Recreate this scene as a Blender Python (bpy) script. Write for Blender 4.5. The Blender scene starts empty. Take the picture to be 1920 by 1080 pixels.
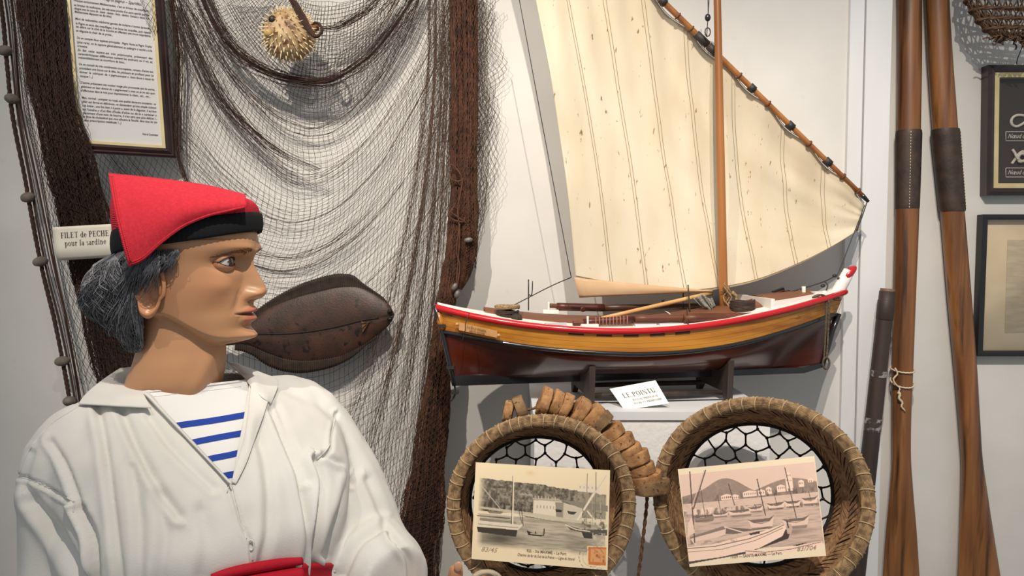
import bpy, bmesh, math, random
import numpy as np
from mathutils import Vector, Matrix, noise
random.seed(7); rng = np.random.default_rng(7)
PI = math.pi
scene = bpy.context.scene
COL = scene.collection

# ------------------------------------------------------------------ camera
FPX = 1390.0; PITCH = math.radians(3.0); EYE = Vector((0, 0, 1.5))
cam_d = bpy.data.cameras.new('camera'); cam = bpy.data.objects.new('camera', cam_d); COL.objects.link(cam)
cam.location = EYE; cam.rotation_euler = (PI/2 - PITCH, 0, 0)
cam_d.sensor_width = 36; cam_d.lens = 36*FPX/1920; cam_d.clip_start = 0.02
scene.camera = cam
# ------------------------------------------------------------------ world, lamps, exposure
w = bpy.data.worlds.new('world'); scene.world = w; w.use_nodes = True
bg = w.node_tree.nodes['Background']; bg.inputs[0].default_value = (0.93, 0.97, 1.0, 1); bg.inputs[1].default_value = 0.42
def spot(name, loc, tgt, watts, col, size=70, blend=0.6, rad=0.012):
    l = bpy.data.lights.new(name, 'SPOT'); l.energy = watts; l.color = col
    l.spot_size = math.radians(size); l.spot_blend = blend; l.shadow_soft_size = rad
    o = bpy.data.objects.new(name, l); COL.objects.link(o); o.location = loc
    o.rotation_euler = (Vector(tgt) - Vector(loc)).to_track_quat('-Z', 'Y').to_euler()
spot('ceiling_spot', (-0.66, 0.02, 3.00), (-0.40, 1.7, 1.62), 160, (1.0, 0.90, 0.78), 54, 0.9)
spot('ceiling_spot', (0.12, 0.06, 2.95), (0.26, 1.4, 1.22), 138, (1.0, 0.91, 0.80), 68, 0.7)
spot('ceiling_spot', (0.30, 0.00, 2.95), (1.08, 1.78, 1.22), 95, (1.0, 0.91, 0.80), 50, 0.85)
scene.view_settings.view_transform = 'Standard'; scene.view_settings.look = 'None'
scene.view_settings.exposure = 0.0; scene.view_settings.gamma = 1.0
scene.view_settings.use_curve_mapping = False

# ------------------------------------------------------------------ helpers
_F = Vector((0, math.cos(PITCH), -math.sin(PITCH))); _U = Vector((0, math.sin(PITCH), math.cos(PITCH)))
def ray(px, py):
    return Vector(((px-960)/FPX, 0, 0)) + _U*(-(py-540)/FPX) + _F
def P(px, py, Y):
    d = ray(px, py); return EYE + d*(Y/d.y)
def lerp(a, b, t): return a + (b-a)*t
def clamp(x, a=0.0, b=1.0): return max(a, min(b, x))
def sstep(a, b, x):
    t = clamp((x-a)/(b-a)); return t*t*(3-2*t)
def catmull(pts, n):
    pts = [Vector(p) for p in pts]
    if len(pts) == 2: return [pts[0].lerp(pts[1], i/(n-1)) for i in range(n)]
    q = [pts[0]*2-pts[1]] + pts + [pts[-1]*2-pts[-2]]
    out = []; m = len(pts)-1
    for i in range(n):
        t = i/(n-1)*m; k = min(int(t), m-1); t -= k
        a, b, c, d = q[k:k+4]
        out.append(0.5*((2*b) + (c-a)*t + (2*a-5*b+4*c-d)*t*t + (3*b-a-3*c+d)*t**3))
    return out
def ipl(x, xs, ys): return float(np.interp(x, xs, ys))
def spl(xs, ys):
    xs = np.array(xs, float); ys = np.array(ys, float)
    d = np.gradient(ys, xs)
    def f(x):
        x = np.clip(np.asarray(x, float), xs[0], xs[-1]); k = np.clip(np.searchsorted(xs, x)-1, 0, len(xs)-2)
        h = xs[k+1]-xs[k]; t = (x-xs[k])/h
        return (2*t**3-3*t**2+1)*ys[k] + (t**3-2*t**2+t)*h*d[k] + (-2*t**3+3*t**2)*ys[k+1] + (t**3-t**2)*h*d[k+1]
    return f

WM = {}
def wmat(o): return WM.get(o.name, Matrix.Identity(4)) if o else Matrix.Identity(4)
def props(o, label=None, cat=None, group=None, kind=None):
    if label: o['label'] = label
    if cat: o['category'] = cat
    if group: o['group'] = group
    if kind: o['kind'] = kind
    return o
def thing(name, label, cat, loc=(0, 0, 0), rz=0, group=None):
    o = bpy.data.objects.new(name, None); COL.objects.link(o); o.empty_display_size = 0.05
    M = Matrix.Translation(Vector(loc)) @ Matrix.Rotation(rz, 4, 'Z'); o.matrix_world = M
    o.location = loc; o.rotation_euler = (0, 0, rz); WM[o.name] = M
    return props(o, label, cat, group)

class MB:
    def __init__(s): s.v = []; s.f = []; s.c = None
    def add(s, vs, fs):
        b = len(s.v); s.v.extend([tuple(p) for p in vs]); s.f.extend([tuple(i+b for i in f) for f in fs]); return b
    def box(s, c, size, rot=None):
        x, y, z = [k/2 for k in size]; c = Vector(c)
        vs = [Vector(p) for p in ((-x,-y,-z),(x,-y,-z),(x,y,-z),(-x,y,-z),(-x,-y,z),(x,-y,z),(x,y,z),(-x,y,z))]
        if rot is not None: vs = [rot @ p for p in vs]
        s.add([p+c for p in vs], [(0,3,2,1),(4,5,6,7),(0,1,5,4),(1,2,6,5),(2,3,7,6),(3,0,4,7)]); return s
    def hexa(s, q, off):           # quad corners (4 pts) extruded by vector off
        q = [Vector(p) for p in q]; off = Vector(off)
        s.add(q+[p+off for p in q], [(3,2,1,0),(4,5,6,7),(0,1,5,4),(1,2,6,5),(2,3,7,6),(3,0,4,7)]); return s
    def prism(s, poly, off):
        poly = [Vector(p) for p in poly]; n = len(poly); off = Vector(off)
        s.add(poly+[p+off for p in poly], [tuple(range(n))[::-1], tuple(range(n, 2*n))]+[(i,(i+1)%n,n+(i+1)%n,n+i) for i in range(n)]); return s
    def tube(s, pts, r, sides=8, caps=True, closed=False, flat=None, flatdir=None):
        pts = [Vector(p) for p in pts]; n = len(pts)
        if n < 2: return s
        rr = r if callable(r) else (lambda t: r)
        T = []
        for i in range(n):
            a = pts[(i-1) % n] if (closed or i > 0) else pts[0]; b = pts[(i+1) % n] if (closed or i < n-1) else pts[-1]
            d = b-a; T.append(d.normalized() if d.length > 1e-9 else Vector((0,0,1)))
        ref = Vector(flatdir) if flatdir is not None else (Vector((0,0,1)) if abs(T[0].z) < 0.9 else Vector((0,1,0)))
        N = (ref - T[0]*ref.dot(T[0])).normalized(); vs = []
        for i in range(n):
            if flatdir is not None: N = Vector(flatdir)
            N = N - T[i]*N.dot(T[i])
            N = N.normalized() if N.length > 1e-6 else T[i].orthogonal().normalized()
            B = T[i].cross(N); rad = rr(i/(n-1) if not closed else i/n); fl = 1 if flat is None else (flat(i/(n-1)) if callable(flat) else flat)
            for k in range(sides):
                a = 2*PI*k/sides; vs.append(pts[i] + N*(math.cos(a)*rad*fl) + B*(math.sin(a)*rad))
        fs = []; m = n if closed else n-1
        for i in range(m):
            j = (i+1) % n
            for k in range(sides):
                l = (k+1) % sides; fs.append((i*sides+k, i*sides+l, j*sides+l, j*sides+k))
        if caps and not closed:
            fs.append(tuple(range(sides))[::-1]); fs.append(tuple((n-1)*sides+k for k in range(sides)))
        s.add(vs, fs); return s
    def grid(s, fn, nu, nv, wrap_u=False, flip=False):
        vs = [fn(i/(nu if wrap_u else nu-1), j/(nv-1)) for j in range(nv) for i in range(nu)]
        fs = []
        for j in range(nv-1):
            for i in range(nu if wrap_u else nu-1):
                k = (i+1) % nu; q = (j*nu+i, j*nu+k, (j+1)*nu+k, (j+1)*nu+i)
                fs.append(q[::-1] if flip else q)
        s.add(vs, fs); return s
    def ell(s, c, r, rot=None, nu=16, nv=10, jit=0):
        c = Vector(c)
        def fn(u, v):
            a = 2*PI*u; b = -PI/2 + PI*v
            p = Vector((r[0]*math.cos(b)*math.cos(a), r[1]*math.cos(b)*math.sin(a), r[2]*math.sin(b)))
            if jit: p *= 1 + jit*noise.noise(p*60 + c*31)
            if rot is not None: p = rot @ p
            return p + c
        return s.grid(fn, nu, nv, wrap_u=True)
    def build(s, name, mat, parent=None, smooth=True, label=None, kind=None, mods=None, auto=None):
        me = bpy.data.meshes.new(name)
        M = wmat(parent).inverted()
        me.from_pydata([tuple(M @ Vector(p)) for p in s.v] if parent is not None and parent.name in WM else s.v, [], s.f)
        if s.c is not None:
            at = me.color_attributes.new('col', 'FLOAT_COLOR', 'POINT')
            a = np.ones((len(s.v), 4), np.float32); a[:, :3] = np.asarray(s.c, np.float32)[:, :3]; at.data.foreach_set('color', a.ravel())
        return finish(me, name, mat, parent, smooth, label, kind, auto)
def finish(me, name, mat, parent, smooth=True, label=None, kind=None, auto=None):
    me.update(); me.validate()
    if smooth: me.polygons.foreach_set('use_smooth', [True]*len(me.polygons))
    if auto:
        try: me.set_sharp_from_angle(angle=math.radians(auto))
        except Exception: pass
    if mat: me.materials.append(mat)
    o = bpy.data.objects.new(name, me); COL.objects.link(o)
    if parent is not None:
        o.parent = parent; WM[o.name] = wmat(parent)
    return props(o, label, kind=kind)
def np_tubes(lines, r, name, mat, parent, sides=3, label=None, kind='stuff'):
    """lines: list of (n,3) arrays -> one mesh of thin tubes"""
    V = []; F = []; base = 0
    ang = np.arange(sides)*2*PI/sides
    for ln in lines:
        ln = np.asarray(ln, float); n = len(ln)
        if n < 2: continue
        T = np.gradient(ln, axis=0); T /= np.linalg.norm(T, axis=1)[:, None]+1e-12
        ref = np.array([0.13, -1.0, 0.21]); B = np.cross(T, ref); B /= np.linalg.norm(B, axis=1)[:, None]+1e-12
        N = np.cross(B, T)
        rr = r if np.isscalar(r) else r
        v = ln[:, None, :] + rr*(np.cos(ang)[None, :, None]*N[:, None, :] + np.sin(ang)[None, :, None]*B[:, None, :])
        V.append(v.reshape(-1, 3))
        i = np.arange(n-1)[:, None]*sides; k = np.arange(sides)[None, :]; k2 = (k+1) % sides
        f = np.stack([i+k, i+k2, i+sides+k2, i+sides+k], -1).reshape(-1, 4) + base
        F.append(f); base += n*sides
    V = np.concatenate(V); F = np.concatenate(F)
    M = np.array(wmat(parent).inverted()); V = V @ M[:3, :3].T + M[:3, 3]
    me = bpy.data.meshes.new(name)
    me.vertices.add(len(V)); me.vertices.foreach_set('co', V.astype(np.float32).ravel())
    me.loops.add(F.size); me.loops.foreach_set('vertex_index', F.astype(np.int32).ravel())
    me.polygons.add(len(F)); me.polygons.foreach_set('loop_start', np.arange(0, F.size, 4, dtype=np.int32))
    me.polygons.foreach_set('loop_total', np.full(len(F), 4, np.int32))
    return finish(me, name, mat, parent, True, label, kind)

def lin(c):
    return tuple(((x/255+0.055)/1.055)**2.4 if x > 10 else x/255/12.92 for x in c)
MATS = {}
def mat(name, c, rough=0.6, c2=None, scale=20, stretch=(1,1,1), amt=(0.35, 0.65), bump=0, bscale=None, bstretch=None, metal=0, spec=0.5, coat=0, attr=None, detail=4, c3=None, s3=8, a3=(0.6, 0.7), wave=None, sss=0, trans=0):
    if name in MATS: return MATS[name]
    m = bpy.data.materials.new(name); m.use_nodes = True; nt = m.node_tree; N = nt.nodes; L = nt.links
    b = N['Principled BSDF']; b.inputs['Roughness'].default_value = rough; b.inputs['Metallic'].default_value = metal
    b.inputs['Specular IOR Level'].default_value = spec; b.inputs['Coat Weight'].default_value = coat; b.inputs['Coat Roughness'].default_value = 0.12
    b.inputs['Base Color'].default_value = (*c, 1)
    tc = N.new('ShaderNodeTexCoord')
    def tex(sc, st, det=detail):
        mp = N.new('ShaderNodeMapping'); mp.inputs['Scale'].default_value = st; L.new(tc.outputs['Object'], mp.inputs[0])
        t = N.new('ShaderNodeTexNoise'); t.inputs['Scale'].default_value = sc; t.inputs['Detail'].default_value = det; L.new(mp.outputs[0], t.inputs[0]); return t
    out = None
    if attr:
        a = N.new('ShaderNodeVertexColor'); a.layer_name = attr; out = a.outputs[0]
        L.new(out, b.inputs['Base Color'])
    if c2:
        t = tex(scale, stretch); mr = N.new('ShaderNodeMapRange'); mr.inputs[1].default_value = amt[0]; mr.inputs[2].default_value = amt[1]; L.new(t.outputs[0], mr.inputs[0])
        mx = N.new('ShaderNodeMix'); mx.data_type = 'RGBA'; L.new(mr.outputs[0], mx.inputs[0]); mx.inputs[6].default_value = (*c, 1); mx.inputs[7].default_value = (*c2, 1)
        out = mx.outputs[2]; L.new(out, b.inputs['Base Color'])
    if c3:
        t = tex(s3, stretch, 5); mr = N.new('ShaderNodeMapRange'); mr.inputs[1].default_value = a3[0]; mr.inputs[2].default_value = a3[1]; L.new(t.outputs[0], mr.inputs[0])
        mx = N.new('ShaderNodeMix'); mx.data_type = 'RGBA'; L.new(mr.outputs[0], mx.inputs[0]); mx.inputs[6].default_value = (*c, 1)
        if out: L.new(out, mx.inputs[6])
        mx.inputs[7].default_value = (*c3, 1); out = mx.outputs[2]; L.new(out, b.inputs['Base Color'])
    if bump:
        if wave:
            mp = N.new('ShaderNodeMapping'); mp.inputs['Scale'].default_value = bstretch or (1,1,1); mp.inputs['Rotation'].default_value = wave.get('rot', (0,0,0)); L.new(tc.outputs['Object'], mp.inputs[0])
            t = N.new('ShaderNodeTexWave'); t.inputs['Scale'].default_value = bscale; t.inputs['Distortion'].default_value = wave.get('dist', 1.0); t.bands_direction = wave.get('dir', 'X'); L.new(mp.outputs[0], t.inputs[0])
            h = t.outputs[1]
        else:
            t = tex(bscale or scale, bstretch or stretch, 6); h = t.outputs[0]
        bn = N.new('ShaderNodeBump'); bn.inputs['Strength'].default_value = bump; bn.inputs['Distance'].default_value = 0.002; L.new(h, bn.inputs['Height']); L.new(bn.outputs[0], b.inputs['Normal'])
    if sss:
        b.inputs['Subsurface Weight'].default_value = sss; b.inputs['Subsurface Radius'].default_value = (0.008, 0.004, 0.002)
    if trans:
        tr = N.new('ShaderNodeBsdfTranslucent'); tr.inputs[0].default_value = (*c, 1)
        if out: L.new(out, tr.inputs[0])
        ms = N.new('ShaderNodeMixShader'); ms.inputs[0].default_value = trans
        L.new(b.outputs[0], ms.inputs[1]); L.new(tr.outputs[0], ms.inputs[2]); L.new(ms.outputs[0], N['Material Output'].inputs[0])
    MATS[name] = m; return m
def glass_mat():
    m = bpy.data.materials.new('picture_glass'); m.use_nodes = True; nt = m.node_tree
    b = nt.nodes['Principled BSDF']; b.inputs['Roughness'].default_value = 0.02; b.inputs['Specular IOR Level'].default_value = 0.5
    t = nt.nodes.new('ShaderNodeBsdfTransparent'); g = nt.nodes.new('ShaderNodeBsdfGlossy'); g.inputs['Roughness'].default_value = 0.02
    fr = nt.nodes.new('ShaderNodeFresnel'); fr.inputs[0].default_value = 1.35
    mx = nt.nodes.new('ShaderNodeMixShader'); nt.links.new(fr.outputs[0], mx.inputs[0]); nt.links.new(t.outputs[0], mx.inputs[1]); nt.links.new(g.outputs[0], mx.inputs[2])
    nt.links.new(mx.outputs[0], nt.nodes['Material Output'].inputs[0]); return m

def text_mesh(txt, size, shear=0.0, width=None, bold=0.0, res=2):
    cu = bpy.data.curves.new('lettering', 'FONT'); cu.body = txt; cu.size = size; cu.shear = shear; cu.resolution_u = res; cu.offset = bold
    o = bpy.data.objects.new('lettering', cu); COL.objects.link(o)
    dg = bpy.context.evaluated_depsgraph_get(); dg.update(); me = bpy.data.meshes.new_from_object(o.evaluated_get(dg))
    vs = [v.co.copy() for v in me.vertices]; fs = [tuple(p.vertices) for p in me.polygons]
    bpy.data.objects.remove(o); bpy.data.curves.remove(cu); bpy.data.meshes.remove(me)
    if width and vs:
        x0 = min(v.x for v in vs); x1 = max(v.x for v in vs); k = width/(x1-x0)
        for v in vs: v.x = (v.x-x0)*k
    return vs, fs
def put_text(mb, txt, o, ex, ey, size, shear=0, width=None, center=False, bold=0.0):
    """letters laid on plane origin o, unit axes ex, ey (plain flat print)"""
    vs, fs = text_mesh(txt, size, shear, width, bold)
    if not vs: return
    x0 = min(v.x for v in vs); x1 = max(v.x for v in vs); dx = -(x0+x1)/2 if center else 0
    mb.add([o + ex*(v.x+dx) + ey*v.y for v in vs], fs)

# small roman letter set for the printed cards (cap height 1)
def _ring(cx, cy, rx, ry, th, tn, a0=0, a1=360, n=22):
    q = []
    for i in range(n):
        A = math.radians(lerp(a0, a1, i/n)); B = math.radians(lerp(a0, a1, (i+1)/n))
        q.append([(cx+rx*math.cos(A), cy+ry*math.sin(A)), (cx+rx*math.cos(B), cy+ry*math.sin(B)), (cx+(rx-th)*math.cos(B), cy+(ry-tn)*math.sin(B)), (cx+(rx-th)*math.cos(A), cy+(ry-tn)*math.sin(A))])
    return q
def _r(x0, y0, x1, y1): return [[(x0, y0), (x1, y0), (x1, y1), (x0, y1)]]
def _st(x, y0=0, y1=1, w=0.15, sb=True, st=True): 
    o = _r(x, y0, x+w, y1)
    if sb: o += _r(x-0.09, y0, x+w+0.09, y0+0.05)
    if st: o += _r(x-0.09, y1-0.05, x+w+0.09, y1)
    return o
def _d(x0, y0, x1, y1, w): return [[(x0, y0), (x0+w, y0), (x1+w, y1), (x1, y1)]]
def glyph(c):
    if c == ' ': return [], 0.34
    if c == 'L': return _st(.10)+_r(.10, 0, .66, .05)+[[(.60, 0), (.68, 0), (.68, .28)]], .74
    if c == 'E': return _st(.10)+_r(.10, 0, .66, .05)+_r(.10, .95, .64, 1)+_r(.2, .49, .5, .54)+[[(.60, 0), (.68, 0), (.68, .26)]]+[[(.58, 1), (.64, 1), (.64, .76)]]+_r(.47, .40, .51, .63), .74
    if c == 'F': return _st(.10)+_r(.10, .95, .62, 1)+_r(.2, .47, .5, .52)+[[(.56, 1), (.62, 1), (.62, .74)]]+_r(.47, .38, .51, .61), .68
    if c == 'H': return _st(.10)+_st(.58)+_r(.2, .48, .6, .53), .88
    if c == 'I': return _st(.10), .38
    if c == 'N': return _st(.10, w=.05)+_st(.66, w=.05, sb=False)+_d(.08, 1, .58, 0, .14), .84
    if c == 'M': return _st(.10, w=.05)+_st(.78, w=.14)+_d(.08, 1, .42, 0, .13)+_d(.46, 0, .78, 1, .05), 1.06
    if c == 'T': return _st(.30, st=False)+_r(.02, .95, .72, 1)+[[(.02, 1), (.07, 1), (.02, .72)]]+[[(.67, 1), (.72, 1), (.72, .72)]], .78
    if c == 'U': return _st(.10, .3, 1, sb=False)+_st(.66, .3, 1, w=.05, sb=False)+_ring(.405, .3, .305, .31, .15, .06, 180, 360, 14), .86
    if c == 'O': return _ring(.43, .5, .40, .52, .16, .05), .88
    if c == 'C': return _ring(.43, .5, .40, .52, .16, .05, 45, 318, 20)+_r(.68, .66, .72, .98), .80
    if c in 'PRB':
        o = _st(.10)+_ring(.34, .74, .30, .26, .15, .05, -90, 90, 12)+_r(.2, .95, .36, 1)+_r(.2, .48, .36, .53)
        if c == 'R': o += _d(.60, 0, .30, .5, .16)
        if c == 'B': o += _ring(.36, .26, .33, .27, .15, .05, -90, 90, 12)+_r(.2, 0, .38, .05)
        return o, .72
    if c == 'D': return _st(.10)+_ring(.36, .5, .42, .5, .16, .05, -90, 90, 16)+_r(.2, .95, .38, 1)+_r(.2, 0, .38, .05), .86
    if c == 'A': return _d(.02, 0, .37, 1, .05)+_d(.62, 0, .34, 1, .15)+_r(.18, .30, .62, .35)+_r(-.04, 0, .2, .05)+_r(.54, 0, .86, .05), .84
    if c == 'V': return _d(.36, 0, .04, 1, .14)+_d(.36, 0, .70, 1, .05)+_r(-.04, .95, .26, 1)+_r(.60, .95, .84, 1), .82
    if c == 'S': return _ring(.30, .74, .24, .27, .12, .06, 30, 270, 14)+_ring(.30, .25, .26, .27, .13, .06, -150, 90, 14)+_r(.49, .70, .53, .98), .62
    x = .66
    if c == 'a': return _ring(.22, .19, .20, .21, .11, .05)+_r(.34, 0, .46, .46)+_ring(.24, .44, .22, .22, .12, .05, 0, 150, 10), .54
    if c == 'd': return _ring(.27, .33, .25, .34, .12, .05)+_r(.40, 0, .52, 1)+_r(.32, .95, .5, 1)+_r(.5, 0, .60, .05), .64
    if c == 'e': return _ring(.27, .33, .25, .34, .12, .05, 0, 320, 18)+_r(.1, .33, .52, .38), .56
    if c == 'i': return _st(.12, 0, x, .12)+_ring(.18, .88, .08, .08, .07, .07), .36
    if c == 'l': return _st(.12, 0, 1, .12), .36
    if c == 'n': return _st(.10, 0, x, .12)+_st(.42, 0, .42, .12, st=False)+_ring(.34, .42, .20, .24, .12, .06, 0, 150, 10), .66
    if c == 'o': return _ring(.28, .33, .26, .34, .12, .05), .60
    if c == 'p': return _st(.10, -.3, x, .12)+_ring(.32, .33, .25, .34, .12, .05), .64
    if c == 'r': return _st(.10, 0, x, .12)+_ring(.36, .44, .18, .22, .11, .08, 50, 170, 8), .48
    if c == 's': return _ring(.20, .49, .16, .18, .09, .05, 30, 270, 10)+_ring(.20, .17, .18, .18, .10, .05, -150, 90, 10), .44
    if c == 'u': return _st(.08, .2, x, .12, sb=False)+_st(.42, 0, x, .12, sb=False)+_ring(.28, .22, .20, .23, .12, .06, 180, 350, 10), .66
    return [], 0.4
def put_roman(mb, txt, o, ex, ey, width, height, center=True):
    x = 0; polys = []
    for ch in txt:
        g_, w_ = glyph(ch); polys += [[(p[0]+x, p[1]) for p in q] for q in g_]; x += w_+0.06
    k = width/x; dx = -x/2 if center else 0
    for q in polys: mb.add([o + ex*((p[0]+dx)*k) + ey*(p[1]*height) for p in q], [tuple(range(len(q)))])
# ------------------------------------------------------------------ materials
plaster = mat('white_plaster', lin((212, 209, 204)), 0.75, c2=lin((203, 200, 195)), scale=5, bump=0.25, bscale=14, c3=lin((194, 190, 184)), s3=26, a3=(0.7, 0.85))
plaster2 = mat('white_painted_board', lin((220, 220, 220)), 0.6, c2=lin((208, 209, 211)), scale=6, stretch=(1, 1, 0.25), bump=0.15, bscale=30)
stucco = mat('rough_white_stucco', lin((232, 230, 228)), 0.8, bump=0.6, bscale=90)
ink = mat('black_ink', (0.012, 0.012, 0.014), 0.6)
WALLY = 1.75
# ================================================================== setting
wr = P(1655, 467, WALLY).x
mb = MB(); mb.box(((-3.2+wr)/2, WALLY+0.06, 1.35), (wr+3.2, 0.12, 3.1)); o = mb.build('wall_back', plaster, smooth=False); props(o, 'white plaster wall behind the fishing net and model boat', kind='structure')
mb = MB(); mb.box(((wr+3.2)/2, WALLY+0.13, 1.35), (3.2-wr, 0.14, 3.1)); o = mb.build('wall_right', plaster, smooth=False); props(o, 'white plaster wall set back behind the oars', kind='structure')
a = P(1607, 467, WALLY).x
mb = MB(); mb.box(((a+0.0015+wr)/2, WALLY-0.008, 1.35), (wr-a-0.0015, 0.016, 3.1)); o = mb.build('trim_1', plaster2, smooth=False); props(o, 'white painted vertical board at the wall edge', kind='structure')
b0 = P(1580, 467, WALLY).x
mb = MB(); mb.box(((b0+a-0.0015)/2, WALLY-0.006, 1.35), (a-b0-0.0015, 0.012, 3.1)); o = mb.build('trim_2', plaster2, smooth=False); props(o, 'narrow white painted board beside the open seam', kind='structure')
mb = MB(); mb.box((0, 0.3, -0.05), (6.4, 3.2, 0.1)); o = mb.build('floor', mat('grey_floor', (0.25, 0.24, 0.22), 0.5, c2=(0.2, 0.19, 0.18), scale=4), smooth=False); props(o, 'grey floor', kind='structure')
# plinth
PT = P(1220, 772, 1.42).z
xl = P(1000, 772, 1.42).x; xr = P(1447, 772, 1.42).x
pl = thing('display_plinth', 'white stucco plinth carrying the model sailing boat', 'plinth', ((xl+xr)/2, 1.58, 0))
mb = MB(); mb.box(((xl+xr)/2, (1.422+1.745)/2, (PT-0.018)/2), (xr-xl-0.004, 1.745-1.422, PT-0.018)); mb.build('block', stucco, pl, smooth=False)
mb = MB(); mb.box(((xl+xr)/2, (1.418+1.745)/2, PT-0.008), (xr-xl+0.002, 1.745-1.418, 0.016)); mb.build('top_board', plaster2, pl, smooth=False)
LZ = P(1012, 1090, 1.22).z - 0.03
mb = MB(); mb.box(((xl+xr)/2, 1.165, LZ/2), (xr-xl+0.4, 0.11, LZ)); o = mb.build('display_bench', plaster2, smooth=False); props(o, 'low white bench carrying the two round baskets', 'bench')
# ================================================================== model boat
RHO = math.radians(7.0)
BO = P(1200, 760, 1.56); BO.z = PT
bn = Vector((-math.sin(RHO), math.cos(RHO), 0)); be = Vector((math.cos(RHO), math.sin(RHO), 0))
BM = Matrix.Translation(BO) @ Matrix.Rotation(RHO, 4, 'Z')
def bl(px, py, off=0.0):
    d = ray(px, py); t = (off + (BO-EYE).dot(bn))/d.dot(bn); q = EYE + d*t - BO
    return Vector((q.dot(be), off, q.z))
def bw(p): return BM @ Vector(p)
boat = thing('model_sailing_boat', 'wooden model sailing boat with red gunwale and cream lateen sail', 'model boat', BO, RHO)
HB = 0.118
xs0 = bl(818, 577).x; xb0 = bl(1584, 548).x
def uu(x): return (x-xs0)/(xb0-xs0)*2-1
def beam(u): return HB*max(0.0, 1-abs(u)**2.3)**0.85
def pxu(px): return clamp(uu(bl(px, 600).x), -1, 1)
def curve_z(pts, fac):
    X = []; Z = []
    for px, py in pts:
        q = bl(px, py, -beam(pxu(px))*fac); X.append(q.x); Z.append(q.z)
    return spl(X, Z)
zs = curve_z([(818,576),(870,590),(930,602),(1000,612),(1100,620),(1200,621),(1300,614),(1400,598),(1480,579),(1540,561),(1584,547)], 1.0)
zr = curve_z([(828,624),(900,638),(1000,653),(1100,661),(1200,664),(1300,659),(1400,644),(1500,616),(1570,590)], 0.97)
zk = curve_z([(840,716),(1000,708),(1200,701),(1400,694),(1510,690),(1555,684)], 0.0)
_sp = [bl(*p) for p in [(854,722),(845,690),(833,630),(818,576)]]; _bp = [bl(*p) for p in [(1540,692),(1550,640),(1566,592),(1584,547)]]
xst = spl([p.z for p in _sp], [p.x for p in _sp]); xbo = spl([p.z for p in _bp], [p.x for p in _bp])
def hull_pt(u, t, side=-1, out=0.0):
    """t in 0..1 topside, 1..2 below the rubbing strake"""
    x0 = lerp(xs0, xb0, (u+1)/2); S = float(zs(x0)); R = float(zr(x0)); K = float(zk(x0)); b = beam(u)
    if t <= 1: z = lerp(S, R, t); y = b*(1-0.03*t - 0.10*t*abs(u)**1.5)
    else:
        q = t-1; z = lerp(R, K, q); br = b*(0.97-0.10*abs(u)**1.5)
        e = sstep(0.35, 1.0, abs(u)); rnd = (1-q**2.3)**0.85; vee = (1-q)**1.35
        y = br*lerp(rnd, vee, e)
    x = lerp(float(xst(z)), float(xbo(z)), (u+1)/2)
    return bw((x, side*(y+out), z))
varn = mat('varnished_yellow_wood', lin((198, 134, 46)), 0.4, c2=lin((150, 84, 20)), scale=26, stretch=(0.12, 1, 1.6), amt=(0.42, 0.72), coat=0.2, bump=0.25, bscale=60, bstretch=(0.1, 1, 2), c3=lin((92, 48, 14)), s3=40, a3=(0.66, 0.74))
hullm = mat('varnished_dark_red_wood', lin((50, 17, 9)), 0.25, c2=lin((84, 31, 14)), scale=14, stretch=(0.15, 1, 1), coat=0.5, bump=0.12, bscale=50, bstretch=(0.15, 1, 1))
blackp = mat('black_gloss_paint', (0.012, 0.012, 0.013), 0.22, coat=0.4)
redp = mat('red_gloss_paint', lin((186, 16, 28)), 0.28, coat=0.4)
whitep = mat('white_gloss_paint', lin((236, 230, 222)), 0.4)
deckm = mat('brown_deck_paint', lin((122, 78, 54)), 0.5, c2=lin((104, 64, 42)), scale=20, stretch=(0.1, 1, 1))
mastm = mat('orange_varnished_mast', lin((168, 110, 56)), 0.4, c2=lin((132, 78, 34)), scale=40, stretch=(1, 1, 0.03), coat=0.2)
brownw = mat('stained_brown_wood', lin((110, 58, 34)), 0.5, c2=lin((74, 36, 20)), scale=40, stretch=(0.15, 1, 1), bump=0.3)
tanw = mat('pale_tan_wood', lin((208, 164, 104)), 0.5, c2=lin((186, 140, 84)), scale=30, stretch=(0.1, 1, 1))
darkwire = mat('dark_wire', (0.02, 0.018, 0.016), 0.5)
NU = 70
US = [-math.cos(PI*i/(NU-1)) for i in range(NU)]
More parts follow.
